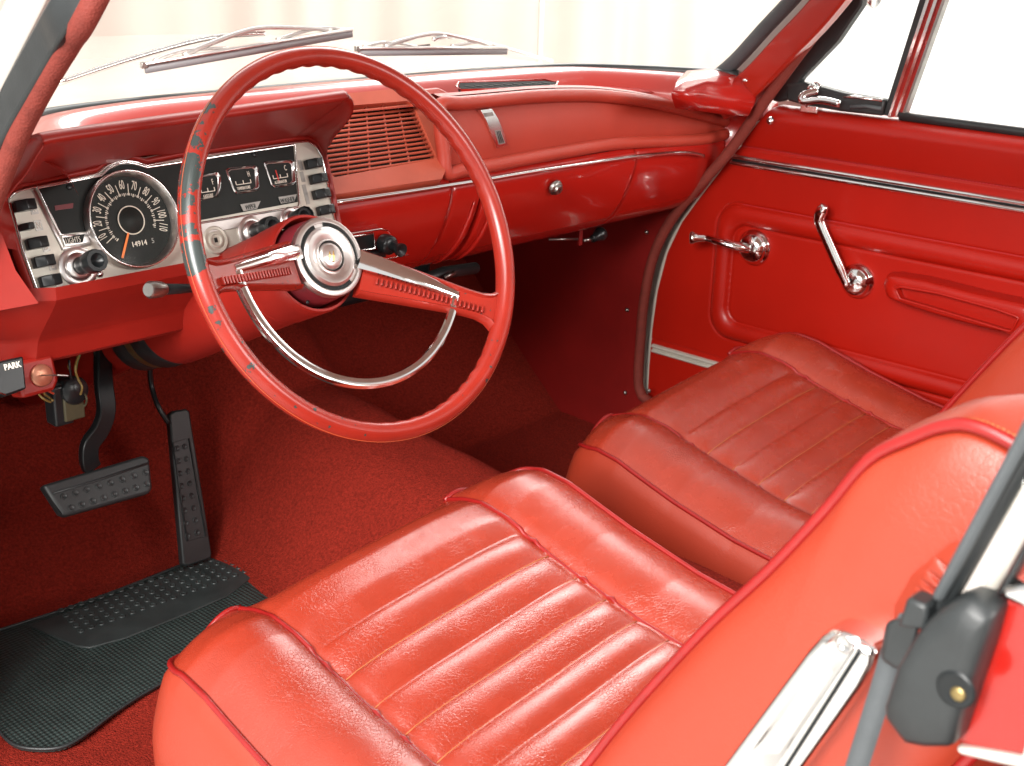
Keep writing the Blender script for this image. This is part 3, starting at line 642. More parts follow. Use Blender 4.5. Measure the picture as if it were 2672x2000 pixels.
mobj('needle', sweep([DM @ (u*SR*.29+Vector((0, 0, .002))), DM @ (u*SR*.84+Vector((0, 0, .002)))], rect(.0003, .0011), up=FCl.w, scale=[1, 1.2]), ORANGE, sp, smooth=False)
txt('odometer_digits', '14914', SR*.155, DM @ Matrix.Translation((SR*.05, -SR*.50, .0006)), PRINT, sp, .95)
txt('odometer_digits', '5', SR*.15, DM @ Matrix.Translation((SR*.375, -SR*.49, .0006)), STEEL, sp, .95)
mobj('speedometer_lens', lathe([(0, .0012), (SR*.5, .0008), (SR*.95, -.0005)], 48, FCl.M(sa, sb, .0085)), LENS, sp)
# three small gauges
GS = [([(496, 462), (563, 452), (571, 462), (571, 500), (564, 515), (518, 524), (505, 516)], 'GASOLINE', 'F', .15, None),
      ([(588, 447), (596, 441), (660, 434), (668, 440), (671, 490), (663, 500), (616, 507), (607, 499)], 'TEMPERATURE', 'H', .15, None),
      ([(686, 428), (694, 424), (755, 420), (763, 427), (766, 475), (758, 484), (714, 490), (705, 483)], 'ALTERNATOR', 'C', .15, .36)]
for poly, word, let, _, nd in GS:
    pv = [uv(*p) for p in poly]; ctr = np.mean(np.array(pv), 0)
    sh = lambda k: [tuple(ctr+(np.array(p)-ctr)*k) for p in pv]
    g = mobj('small_gauge', loft([[FCl.W(a, b, c) for a, b in sh(k)] for k, c in ((1.06, .0005), (1.06, .0035), (1.0, .0045), (.96, .003), (.86, .001))], True, False), CHROME, clu, auto=50)
    inn = mobj('gauge_well', loft([[FCl.W(a, b, c) for a, b in sh(k)] for k, c in ((.90, .0020), (.84, .0009))], True, False), BRUSH, g)
    mobj('gauge_dial', prism(FCl, sh(.88), .0009, .0011), BLACKF, g, smooth=False)
    x0, y0 = np.mean(np.array(poly), 0); wx = (max(p[0] for p in poly)-min(p[0] for p in poly))
    p0, p1 = (x0-wx*.22, y0+14), (x0+wx*.24, y0+8)
    txt('gauge_lettering', word, .0052, dirM((p0[0], p0[1]+11), (p1[0], p1[1]+11), .0014), PRINT, g, .55)
    txt('gauge_lettering', let, .0095, dirM((x0+wx*.10, y0-13), (x0+wx*.22, y0-15), .0014), PRINT, g, .5)
    a0, b0 = uv(*p0); a1, b1 = uv(*p1)
    sc = [box(FCl, min(a0, a1), max(a0, a1), (b0+b1)/2-.0005, (b0+b1)/2+.0003, .0011, .0015)]
    for e in (0, .5, 1): sc.append(box(FCl, lerp(a0, a1, e)-.0005, lerp(a0, a1, e)+.0005, (b0+b1)/2, (b0+b1)/2+.0042, .0011, .0015))
    mobj('gauge_scale', join(*sc), PRINT, g, smooth=False)
    if nd: mobj('gauge_needle', sweep([FCl.W(lerp(a0, a1, .3), b0-.003, .0018), FCl.W(lerp(a0, a1, .26), b0+.010, .0018)], rect(.0002, .0007), up=FCl.w), REDP, g, smooth=False)
mobj('warning_lamp', prism(FCl, [uv(*p) for p in [(141, 538), (190, 531), (189, 544), (143, 550)]], .0008, .0013), MAROON, clu, smooth=False)
for x, y in ((180, 489), (662, 404)): mobj('screw', lathe([(0, .0016), (.0028, .0016), (.0036, .0008), (.0036, 0), (0, 0)], 12, FCl.M(*uv(x, y), .001)), BLACKP, clu)
mobj('screw', lathe([(0, .002), (.0022, .002), (.0045, .0005), (.0045, 0), (0, 0)], 14, FCl.M(*uv(260, 715), .0)), CHROME, clu)
# selector push buttons, left and right
def button(x, y, sc=1, let=None, lx=22, ly=14):
    a, b = uv(x, y, .008); hw, hh = .0105*sc, .0058*sc
    V = []; prof = [(-hw, 0), (-hw, .008), (-.0005, .0150), (hw, .0125), (hw, 0)]
    f2 = Fr(FCl.W(a, b, 0), FCl.u, FCl.w, -FCl.v)
    bt = mobj('push_button', prism(f2, prof, -hh, hh), BLACKP, clu, bevel=.0012)
    return bt, a, b, hw, hh
for i, (x, y, L_) in enumerate([(66, 536, 'R'), (70, 592, 'N'), (98, 634, 'D'), (116, 682, '2'), (133, 732, '1')]):
    bt, a, b, hw, hh = button(x, y, .62 if i == 1 else 1)
    xx, yy = [(88, 546), (100, 589), (119, 644), (136, 692), (153, 739)][i]
    a2, b2 = uv(xx, yy); tg = mobj('letter_plate', box(FCl, a2-.004, a2+.004, b2-.0055, b2+.0055, 0, .0006), STEEL, bt, smooth=False)
    txt('letter', L_, .010, FCl.M(a2, b2, .0009), PRINT, bt, .7)
for x, y in [(820, 427), (833, 466), (841, 506), (852, 548)]: button(x, y, 1)
for x, y in [(784, 432), (789, 462), (795, 496), (801, 520)]:
    a, b = uv(x, y); mobj('marker_slot', box(FCl, a-.0028, a+.0028, b-.0065, b+.0065, 0, .0005), STEEL, clu, smooth=False)
# knobs
def knob(x, y, tx, ty, r=.0125, base=.022, L=.045):
    a, b = uv(x, y, .002); M = FCl.M(a, b, 0)
    esc = mobj('knob_base', lathe([(base, 0), (base, .0015), (base*.86, .0035), (base*.70, .0030), (base*.62, .0065), (base*.45, .0075), (base*.40, .004), (0, .004)], 36, M), BRUSH, clu, auto=50)
    prof = [(.0085, .006), (.0095, .008), (.0100, .018), (.0095, .022), (.0100, .026), (r*.98, .030), (r, .034), (r, L-.003), (r*.94, L), (r*.62, L), (r*.50, L-.003), (0, L-.006)]
    n = 30; R = []
    for k in range(n):
        t = 2*math.pi*k/n; fl = 1-.05*(k % 3 == 0); R.append([((rr*fl if j > 5 else rr)*math.cos(t), (rr*fl if j > 5 else rr)*math.sin(t), z) for j, (rr, z) in enumerate(prof)])
    V, F_ = loft(R, False, False, True)
    mobj('knob', ([tuple(M @ Vector(p)) for p in V], F_), BLACKP, esc, auto=50)
knob(206, 696, 249, 681)
knob(660, 606, 700, 592, .0120, .020, .045)
knob(760, 575, 790, 560, .0115, .0165, .030)
a, b = uv(563, 627, .002)
kl = mobj('ignition_bezel', lathe([(.0165, 0), (.0165, .002), (.0150, .0035), (.0125, .003), (.0120, .0015), (.0095, .0018), (.0088, .0040), (.0070, .0042), (.0060, .002), (0, .002)], 40, FCl.M(a, b, 0)), SILVER, clu, auto=45)
mobj('key_slot', box(FCl, a-.002, a+.002, b-.0028, b+.0028, .002, .0026), BLACKP, kl, smooth=False)
# ------------------------------------------------------------------ radio in the lower centre panel
FR_ = Fr((0, .256, .53), X_, (0, -.10, .99))
rad = thing('car_radio', 'slim car radio with chrome framed dial and black stacked knob in the lower dashboard', 'radio', tuple(FR_.W(-.1, 0)))
rp = [FR_.px(x, y, .010) for x, y in [(760, 650), (900, 615), (1000, 600), (1018, 603), (1074, 664), (1073, 669), (900, 706), (760, 735)]]
mobj('radio_plate', prism(FR_, rp, -.012, .004), PAINT, rad, bevel=.002)
mobj('plate_edge', tube([FR_.W(a, b, .0045) for a, b in [FR_.px(x, y, .010) for x, y in [(800, 640), (900, 616), (999, 601), (1018, 604)]]], .0013, 6), CHROME, rad)
mobj('plate_edge', tube([FR_.W(a, b, .0045) for a, b in [FR_.px(x, y, .010) for x, y in [(800, 727), (900, 705), (1073, 668)]]], .0009, 6), CHROME, rad)
dw = [FR_.px(x, y, .010) for x, y in [(830, 636), (980, 612), (984, 652), (834, 676)]]
df = mobj('dial_frame', tube([FR_.W(a, b, .0055) for a, b in dw], .0016, 6, True), CHROME, rad)
mobj('dial_window', prism(FR_, dw, .004, .0052), BLACKP, df, smooth=False)
for x0 in (846, 890, 936, 966):
    q = [FR_.px(x, y, .010) for x, y in [(x0, 680-(x0-846)*.17), (x0+36, 674-(x0-846)*.17), (x0+37, 690-(x0-846)*.17), (x0+1, 696-(x0-846)*.17)]]; mobj('preset_button', prism(FR_, q, .003, .014), BLACKP, rad, bevel=.001)
a, b = FR_.px(1000, 634, .010); M = FR_.M(a, b, .004)
mobj('tuning_knob', lathe([(.006, 0), (.0065, .004), (.0125, .006), (.0135, .010), (.0130, .020), (.0110, .023), (.0062, .024), (.0062, .034), (.0090, .038), (.0092, .043), (.0075, .043), (.002, .038), (0, .038)], 26, M), BLACKP, rad, auto=50)
# ------------------------------------------------------------------ steering column
TILT = math.radians(24.8)
WN = np.array((0, -math.cos(TILT), math.sin(TILT))); WV = np.array((0, math.sin(TILT), math.cos(TILT)))
FW = Fr((-.36, 0, .62), X_, WV, WN)
colm = thing('steering_column', 'red steering column shroud running from the wheel under the instrument panel', 'steering column', tuple(FW.W(0, 0, -.3)))
CM = FW.M()
sh = mobj('column_shroud', lathe([(.049, -.130), (.0500, -.098), (.0520, -.0905), (.0545, -.0905), (.0562, -.095), (.0562, -.108), (.0555, -.150)], 48, CM), MATTE, colm, auto=50)
mobj('column_shroud', lathe([(.0525, -.1515), (.0548, -.153), (.0550, -.200), (.0555, -.29), (.056, -.40)], 48, CM), MATTE, colm, auto=50)
mobj('shroud_gap', lathe([(.053, -.149), (.0535, -.155)], 48, CM), BLACKP, colm)
mobj('column_band', lathe([(.052, -.40), (.054, -.405), (.054, -.440), (.050, -.442)], 32, CM), RUBBER, colm)
mobj('column_band', lathe([(.048, -.44), (.050, -.445), (.050, -.462), (.047, -.465)], 32, CM), BRASS, colm)
mobj('column_band', lathe([(.045, -.462), (.047, -.468), (.047, -.500), (.040, -.505)], 32, CM), RUBBER, colm)
mobj('column_tube', lathe([(.036, -.50), (.036, -.86)], 24, CM), MATTE, colm)
mobj('shroud_screw', lathe([(0, .001), (.0022, .001), (.0022, 0)], 10, FW.M(-.03, -.041, -.0825)), BLACKP, sh)
tip = P(386, 757, 1, .075); rt = P(500, 753, 1, .092); end = FW.W(-.055, .01, -.125)
sgl = mobj('turn_signal_lever', tube([tip+(rt-tip)*.22, rt, end], .0062, 12, scale=[1, .75, .6]), BLACKP, colm)
mobj('lever_tip', sweep([tip, tip+(rt-tip)*.05, tip+(rt-tip)*.28, tip+(rt-tip)*.36], circ(.0088, 16), scale=[.75, 1, .92, .72]), STEEL, sgl, auto=40)
# ------------------------------------------------------------------ steering wheel (own frame: x right, y up, z to the driver)
WM = FW.M(0, 0, 0, math.radians(-16))
whl = thing('steering_wheel', 'large red two spoke steering wheel with worn black patches and chrome half horn ring', 'steering wheel', M=WM)
def wobj(name, vf, m, parent=None, **k): return mobj(name, vf, m, parent or whl, world=False, **k)
NR = 360; RV = []
for i in range(NR):
    t = 2*math.pi*i/NR; d = math.degrees(t) % 360
    grip = .5-.5*math.cos(t*58); top_ = 1 if (20 < d < 160) else (.9 if (205 < d < 335) else 0)
    e = min(1, max(0, (d-20)/5))*min(1, max(0, (160-d)/5)) if d < 180 else min(1, max(0, (d-212)/5))*min(1, max(0, (328-d)/5))
    ring = []
    for k in range(16):
        a = 2*math.pi*k/16; rr = .0108; ca, sa_ = math.cos(a), math.sin(a)
        inner = max(0, -ca)**2*max(0, .55-.9*sa_)   # finger grips on the inside, towards the dashboard
        rad_ = rr*(1+.04*ca)-.0026*grip*e*inner*.8
        ring.append(((.2015+rad_*ca*.98)*math.cos(t), (.2015+rad_*ca*.98)*math.sin(t), rad_*sa_*1.12))
    RV.append(ring)
rim = wobj('rim', loft(RV, True, False, True), RIM)
wobj('rim_seam', tube([(.2124*math.cos(t), .2124*math.sin(t), .0035) for t in np.linspace(0, 2*math.pi, 181)[:-1]], .0003, 5, True), ORANGER, rim)
DRP = math.radians(17)
for s in (1, -1):
    # spoke path from hub to rim, dished: hub lies deeper
    e = Vector((s*math.cos(DRP), -math.sin(DRP), 0)); pth = []; n = 14; R = []
    nrm = Vector((math.sin(DRP)*s, math.cos(DRP), 0))
    def zc(r): k = (r-.05)/(.2-.05); return lerp(-.068, -.003, max(k, 0)**.92)
    for k in range(n+1):
        r = lerp(.046, .197, k/n); hwid = lerp(.0265, .0155, min(1, k/(n*.75)))+(.012*max(0, (k/n-.86)/.14)**2); thk = lerp(.010, .0085, k/n)
        z = zc(r); c = e*r
        prof = [(-hwid, -thk*.6), (-hwid, thk*.5), (-hwid+.0035, thk), (-hwid+.006, thk*.55), (hwid-.006, thk*.55), (hwid-.0035, thk), (hwid, thk*.5), (hwid, -thk*.6)]
        R.append([tuple(c+nrm*p+Vector((0, 0, z+q))) for p, q in prof])
    spk = wobj('spoke', loft(R, True, True), RIM, auto=45)
    me = None
    for k in range(24):
        r = lerp(.062, .176, k/23); z = zc(r)
        hgt = .0052 if k > 2 else .004
        if me is None:
            rb = wobj('spoke_rib', prism(Fr((0, 0, 0), X_, Y_, Z_), [(-.0011, -hgt), (.0011, -hgt), (.0011, hgt), (-.0011, hgt)], -.002, .0036), RIM, spk, bevel=.0005); me = rb
        else: rb = copyo(me, spk)
        sl = math.atan2(zc(r+.005)-zc(r-.005), .01)
        cpos = e*r+nrm*(-.006 if True else 0)+Vector((0, 0, z+.0058))
        ex = Vector((e.x*math.cos(sl), e.y*math.cos(sl), math.sin(sl))); ez = ex.cross(nrm)*(1 if s > 0 else -1)
        if ez.z < 0: ez = -ez
        ey = ez.cross(ex)
        mm = Matrix(((ex.x, ey.x, ez.x, cpos.x), (ex.y, ey.y, ez.y, cpos.y), (ex.z, ey.z, ez.z, cpos.z), (0, 0, 0, 1)))
        rb.matrix_basis = mm
# horn ring: two blades along the spokes, sharp corners, then one arc below
HR = .1475; zr = -.020
ang0 = math.radians(-17)
for s in (1, -1):
    e = Vector((s*math.cos(ang0), math.sin(ang0), 0)); nrm = Vector((-math.sin(ang0)*s*1, math.cos(ang0), 0))
    R = []
    for k in range(9):
        t = k/8; r = lerp(.036, HR+.001, t); wd = (lerp(.0112, .0056, t) if s > 0 else lerp(.0080, .0046, t)); off = lerp(.0125, .0045, t); z = lerp(-.060, zr, t**.9)+.004*math.sin(math.pi*t)
        c = e*r+nrm*off; R.append([tuple(c+nrm*p+Vector((0, 0, z+q))) for p, q in [(-wd, -.003), (-wd, .0008), (-wd*.45, .0030), (wd*.6, .0026), (wd, .0005), (wd, -.003)]])
    wobj('horn_ring_blade', loft(R, True, True), CHROME, auto=50)
A = np.linspace(math.pi-ang0, 2*math.pi+ang0, 70); arc = []
for t in A:
    k = abs((t-1.5*math.pi)/(.5*math.pi+ang0)); arc.append((HR*math.cos(t), HR*math.sin(t)+(.003 if k > .97 else 0), zr+.0))
R = []
for i, p in enumerate(arc):
    c = Vector(p); o_ = Vector((math.cos(A[i]), math.sin(A[i]), 0)); R.append([tuple(c+o_*a_+Vector((0, 0, b_))) for a_, b_ in [(-.0054, -.003), (-.0054, .0006), (-.0016, .0024), (.0028, .0018), (.0052, -.0010), (.0052, -.004)]])
wobj('horn_ring', loft(R, True, True), CHROME, auto=40)
# hub
hb = wobj('hub', lathe([(.046, -.112), (.0475, -.105), (.0465, -.085), (.044, -.068), (.040, -.062)], 48), MAROON, auto=50)
cap = wobj('hub_cap', lathe([(.0405, -.072), (.0445, -.069), (.0450, -.0645), (.0435, -.0610), (.0405, -.0598), (.0381, -.0600), (.0375, -.0632), (.0338, -.0634), (.0331, -.0598), (.0300, -.0575), (.0240, -.0578), (.0195, -.0610), (.0187, -.0612), (.0180, -.0580), (.0172, -.0574), (.0168, -.0612), (.0152, -.0612)], 72), BRUSH, auto=35)
def arcband(r0, r1, z, a0, a1, n=50): return loft([[(r*math.cos(t), r*math.sin(t), zz) for r, zz in ((r0, z), (r0, z+.0012), (r1, z+.0012), (r1, z))] for t in np.linspace(a0, a1, n)], True, True)
for a0, a1 in ((math.radians(118), math.radians(318)), (math.radians(-5), math.radians(98))):
    wobj('black_band', arcband(.0339, .0374, -.0632, a0, a1), BLACKP, cap, smooth=False)
wobj('black_band', arcband(.0153, .0168, -.0611, 0, 2*math.pi, 60), BLACKP, cap, smooth=False)
em = wobj('emblem', lathe([(.0152, -.0612), (.0150, -.0585), (.0120, -.0562), (.006, -.0552), (0, -.0550)], 40), BRUSH, cap)
GOLD = mat('gilt', (.75, .48, .16), .3, .5, 1)
for i, (x, h) in enumerate(((-.0042, .0062), (.0008, .0078))):
    wobj('emblem_bar_glint', sweep([(x, -h, -.0556), (x+.0004, 0, -.0546), (x+.0008, h, -.0558)], rect(.0009, .0004), up=(1, 0, 0), scale=[.8, 1, .4]), GOLD, cap, smooth=False)
wobj('emblem_bar_glint', sweep([(-.006, -.0085, -.0566), (.001, -.0068, -.0554), (.008, -.0040, -.0560)], rect(.0004, .0006), up=(0, 0, 1)), CHROME, cap, smooth=False)  # chrome sliver: a glint on the emblem put into the shape
# ------------------------------------------------------------------ bucket seats (local: x across, y forward, z up; origin on the floor under the front edge)
SL = .52
def zc0(d): return interp(d, [0, .03, .06, .10, .14, .20, .30, .40, .52], [.258, .268, .273, .268, .256, .239, .217, .205, .199])
RC = .050
def seat_hw(d):
    base = .268-.008*math.exp(-d/.07)
    return base-RC+math.sqrt(max(0, RC*RC-(RC-d)**2)) if d < RC else base
def seat_z(x, d):
    ax = abs(x); z = zc0(d)
    hwx = seat_hw(d)
    if ax > .155:
        t = min(1, (ax-.155)/max(.02, hwx-.155)); z += .015*max(0, math.sin(math.pi*min(1, t*.98)))**.8*min(1, .25+d/.09) - (.015 if x < 0 else .006)*t**2.5
        z -= .010*max(0, 1-d/.03)**2*t
    else:
        c = ax/.155
        z += .010*(1-c**4)*(min(1, d/.04))
        if d > .128:
            k = (d-.128)/.0435; fr = abs(math.sin(math.pi*(k % 1)))**.55
            side = 1-c**10
            z += (-.0065+.0072*fr)*side - .003*(1-side) - .004*(1-c*c)*min(1, (d-.128)/.1)
        elif d > .085:
            z += -.008*((d-.085)/.043)**2*(1-c**10)
        z -= .008*max(0, 1-d/.055)**2.2*(1-c**12)
    z -= .003*math.exp(-((ax-.155)/.008)**2)
    z += .095*x
    return z
def cfront(x):
    return 0.0
def build_seat(name, label, M, group, bs=0):
    st = thing(name, label, 'car seat', M=M, group=group)
    def so(n, vf, m, p=None, **k): return mobj(n, vf, m, p or st, world=False, **k)
    us = np.concatenate([np.linspace(-1, -.58, 30)[:-1], np.linspace(-.58, .58, 60), np.linspace(.58, 1, 30)[1:]])
    vs = np.concatenate([.10*(1-np.cos(np.linspace(0, math.pi/2, 26)))[:-1], np.linspace(.10, .25, 26)[:-1], np.linspace(.25, 1, 150)])
    def top(s, t):
        d0 = t*SL; x = s*seat_hw(d0); c = cfront(x)*(1-t); d = d0+c*0; y = .018-(c+d0); return (x, y, seat_z(x, d0))
    V, F_ = grid(top, us, vs)
    nv = len(vs); nu = len(us)
    per = [(0*nv+j) for j in range(nv-1, 0, -1)]+[i*nv for i in range(nu)]+[(nu-1)*nv+j for j in range(1, nv)]
    # skirt as its own rows, joined to the top along the perimeter
    pv = [np.array(V[i]) for i in per]; n = len(pv); N2 = []
    for i in range(n):
        a, b = pv[max(0, i-1)], pv[min(n-1, i+1)]; t = b-a; t[2] = 0; t = _n(t); N2.append(np.array([-t[1], t[0], 0])*1)
    cen = np.array([0, -.2, 0]); sgn = 1 if np.dot(N2[n//2], np.array([0, 1, 0])) > 0 else -1
    rows = []
    for k in range(1, 15):
        t = k/14; row = []
        for p, nn in zip(pv, N2):
            zz = lerp(p[2], .055, t**1.0); out = .028*max(0, math.sin(math.pi*min(1, t*.62+.02)))**.75-.018*max(0, t-.45)
            row.append(p*np.array((1, 1, 0))+nn*sgn*out+np.array((0, 0, zz)))
        rows.append(row)
    cush = so('cushion', (V, F_), VINYL)
    V2, F2 = loft([pv]+rows, False, False)
    so('cushion_side', (V2, F2), VSIDE, cush)
    # piping: outer line on each side, round the front corner, and the two inner lines over the front
    def T(s, t): return np.array(top(s, t))+np.array((0, 0, .0015))
    for s in (-1, 1):
        sel = [k for k in range(n) if pv[k][0]*s > .150]
        pts = [pv[k]+N2[k]*sgn*.0012+np.array((0, 0, .0016)) for k in sel][::2]
        so('piping', tube(pts, .0032, 8), PIPE)
        pts = [np.array(top(s*.155/seat_hw(t*SL), t))+np.array((0, 0, .0012)) for t in np.linspace(1, 0, 90)]
        p = pts[-1]; pts += [p+np.array((-s*.0, .005, -.012)), p+np.array((-s*.0, .008, -.03))]
        so('piping', tube(pts, .0029, 8), PIPE)
    # stitching at the bottom of each flute
    me = []
    for k in range(1, 9):
        d = .128+.0435*k
        if d > SL-.02: break
        pts = [np.array((x, .018-(cfront(x)*(1-d/SL)+d), seat_z(x, d)+.0011)) for x in np.linspace(-.150, .150, 24)]
        so('stitching', tube(pts, .0008, 4), THREAD)
    # backrest: reclined profile swept across the width
    prof = [(-.500, .30), (-.546, .386), (-.580, .446), (-.632, .529), (-.671, .584), (-.704, .636), (-.725, .672), (-.747, .691), (-.763, .702), (-.778, .706), (-.800, .702), (-.828, .692), (-.850, .665), (-.848, .62), (-.80, .52), (-.755, .43), (-.70, .33), (-.66, .26), (-.60, .22), (-.52, .235)]
    prof = [(y+bs, z) for y, z in prof]
    PR = smoothp([(0, y, z) for y, z in prof], 4, True); pc = np.array((0, -.67+bs, .46)); m = len(PR)
    xs = [-.250, -.247, -.240, -.225, -.20, -.18, -.163, -.155, -.147, -.12, -.06, 0, .06, .12, .147, .155, .163, .18, .20, .225, .240, .247, .250]
    nr = []
    for i in range(m):
        t = _n(PR[(i+1) % m]-PR[i-1]); nn = np.array((0, t[2], -t[1])); nn = nn if np.dot(nn, PR[i]-pc) > 0 else -nn; nr.append(nn)
    rings = []
    for x in xs:
        ax = abs(x); ob = .020*(1-(ax/.25)**3.0); rr = []
        of = .011*math.sin(math.pi*max(0, (.25-ax))/.095)**.8 if ax > .155 else -.018*(1-(ax/.155)**2)**.6
        for i, p in enumerate(PR):
            kf = min(1, max(0, nr[i][1]*2.2+.35)); o_ = of*kf+ob*(1-kf)
            topk = 1
            sink = 1-.10*0
            rr.append((x, p[1]+nr[i][1]*o_*topk, p[2]+nr[i][2]*o_*topk-.021*(1-(ax/.25)**2)*min(1, max(0, (p[2]-.45)/.22))))
        rings.append(rr)
    bk = so('backrest', loft(rings, True, False), VSIDE)
    for s in (-1, 1):
        caps = []
        for k, dx in ((1, 0), (.97, .0045), (.90, .010), (.75, .016), (.5, .020), (.2, .022), (.02, .022)):
            caps.append([(s*(.250+dx), pc[1]+(p[1]-pc[1])*k, pc[2]+(p[2]-pc[2])*k) for p in PR])
        so('side_panel', loft(caps, True, True), VSIDE, bk)
        so('piping', tube([np.array((s*.2515, p[1], p[2]))+nr[i]*.0015 for i, p in enumerate(PR)], .0038, 8, True), PIPE, bk)
    for s in (-1, 1):
        j = [i for i, p in enumerate(PR) if nr[i][1] > -.35 and p[2] > .28 and p[1] > -.80+bs]
        so('piping', tube([np.array((s*.155, PR[i][1], PR[i][2]-.021*(1-(.155/.25)**2)*min(1, max(0, (PR[i][2]-.45)/.22))))+nr[i]*.0015 for i in j], .0034, 8), PIPE, bk)
    sg_ = []
    jj = [i for i, p in enumerate(PR) if p[2] > .50 and nr[i][1] > -.6]
    for s in (-1, 1):
        for a_, b_ in zip(jj[:-1], jj[1:]):
            if b_-a_ != 1: continue
            p0, p1 = [np.array((s*.2455, PR[i][1], PR[i][2]))+nr[i]*.0030 for i in (a_, b_)]
            for k in (0, .5): sg_.append(tube([lerp(p0, p1, k), lerp(p0, p1, k+.32)], .0008, 4))
    so('stitching', join(*sg_), THREAD, bk)
    so('seat_base', box(Fr((0, 0, 0), X_, Y_, Z_), -.20, .20, -.48, -.07, .02, .10), BLACKP, bevel=.01)
    return st, so
drv, so = build_seat('driver_seat', 'red vinyl driver seat nearest the camera, with bright chrome hinge cover on its side', Matrix.Translation((-.37, 0, 0)), 'front bucket seats')
# chrome hinge cover on the driver seat's outer side
FS = Fr((-.655, 0, 0), Y_, Z_, -X_)
# plane faces the camera side: pixel tracing on it
hp = [(2158, 1648), (2180, 1640), (2215, 1646), (2262, 1668), (2294, 1690), (2292, 1720), (2260, 1780), (2080, 2030), (1990, 2150), (1760, 2150), (1890, 2000), (2120, 1690)]
ha = [FS.px(x, y) for x, y in hp]
hc = mobj('hinge_cover', loft([[FS.W(*p, -.03) for p in ha], [FS.W(*p, .002) for p in ha], [FS.W(*(np.mean(np.array(ha), 0)+(np.array(p)-np.mean(np.array(ha), 0))*.94), .006) for p in ha]]), CHROME, drv, bevel=.003, seg=3)
ra = [FS.px(x, y, .008) for x, y in [(2160, 1668), (2185, 1656), (2225, 1668), (2240, 1685), (2060, 1960), (1990, 2060), (1880, 2060), (1960, 1960)]]
mobj('raised_flute', loft([[FS.W(*p, .004) for p in ra], [FS.W(*(np.mean(np.array(ra), 0)+(np.array(p)-np.mean(np.array(ra), 0))*.93), .010) for p in ra], [FS.W(*(np.mean(np.array(ra), 0)+(np.array(p)-np.mean(np.array(ra), 0))*.86), .0098) for p in ra], [FS.W(*(np.mean(np.array(ra), 0)+(np.array(p)-np.mean(np.array(ra), 0))*.45), .0045) for p in ra]]), CHROME, hc, auto=60)
ra = [FS.px(x, y, .008) for x, y in [(2237, 1695), (2243, 1708), (2120, 1900), (2030, 2040), (2018, 2040)]]
mobj('groove', prism(FS, ra, .005, .0072), BLACKP, hc, bevel=.001)
a, b = FS.px(2204, 1682, .011); mobj('cover_rivet', lathe([(.0052, 0), (.0052, .001), (.0040, .0013), (.0034, .0003), (0, .0003)], 24, FS.M(a, b, .0100)), CHROME, hc)
pas, so2 = build_seat('passenger_seat', 'red vinyl passenger seat beside the far door, set further forward', Matrix.Translation((.376, .088, 0)), 'front bucket seats', .034)
# ------------------------------------------------------------------ passenger door
door = thing('passenger_door', 'closed far door with red padded vinyl panel, bright mouldings, cranks and vent window', 'car door', (.70, 0, .05))
fe = [(2080, 250), (2035, 262), (1985, 320), (1905, 415), (1835, 505), (1780, 580), (1742, 660), (1716, 760), (1702, 860), (1694, 960), (1690, 1040)]
fyz = [FD.px(x, y) for x, y in fe]; zs_ = [p[1] for p in fyz][::-1]; ys_ = [p[0] for p in fyz][::-1]
def frontY(z): return float(np.interp(z, zs_, ys_))
def rrect(y, z, y0, y1, z0, z1, r):   # signed distance to a rounded rectangle (negative inside)
    cy, cz, hy, hz = (y0+y1)/2, (z0+z1)/2, (y1-y0)/2-r, (z1-z0)/2-r
    dy, dz_ = abs(y-cy)-hy, abs(z-cz)-hz
    return math.hypot(max(dy, 0), max(dz_, 0))+min(max(dy, dz_), 0)-r
o_t = FD.px(1921, 531); o_l = FD.px(1863, 690); o_b = FD.px(1985, 908); i_t = FD.px(1950, 592); i_l = FD.px(1906, 715); i_b = FD.px(1921, 843)
RX = (-.9, o_l[0], o_b[1], o_t[1]); IX = (-.9, i_l[0], i_b[1], i_t[1])
def door_h(y, z):
    h = .0
    so_, si = rrect(y, z, RX[0], RX[1], RX[2], RX[3], .045), rrect(y, z, IX[0], IX[1], IX[2], IX[3], .028)
    if so_ < 0 and si > 0:
        k = -so_/(-so_+si); h += .0110*math.sin(math.pi*k)**.6
    h -= .0026*math.exp(-(so_/.0024)**2)+.0026*math.exp(-(si/.0024)**2)
    if z > .588: h += .010*(1-((.664-z)/.076 if z < .664 else 0)**2)*1.0 if z < .664 else .010
    h -= .0025*math.exp(-((z-.588)/.0018)**2)
    h -= .0015*math.exp(-((z-.200)/.002)**2)
    return h
us = np.linspace(0, 1, 430); vs = np.concatenate([np.linspace(.03, .56, 260)[:-1], np.linspace(.56, .668, 70)])
def dpan(u, v):
    y = lerp(frontY(v), -.95, u**1.25); X = .70-.020-door_h(y, min(v, .640)); z = v
    if v > .640:
        th = min(1, (v-.640)/.028)*math.pi/2; X += .034*(1-math.cos(th)); z = .640+.0235*math.sin(th)
    return (X, y, z)
def dpan2(v, u): return dpan(u, v)
pn = mobj('door_panel', grid(lambda u, v: dpan(u, v), us, vs), DOORV, door)
mobj('door_edge', sweep(smoothp([(.694, p[0]+.003, p[1]) for p in fyz[2:]], 4), rect(.003, .014), up=(0, 1, .3)), SILVER, door)
mobj('door_shell', grid(lambda u, v: (.775+.02*math.sin(v*4), lerp(.42, -.95, u), v), np.linspace(0, 1, 6), np.linspace(-.15, .66, 8)), WHITEP, door)
mobj('window_sill', box(FD, -.95, .11, .640, .662, -.095, -.028), PAINT, door, bevel=.003)
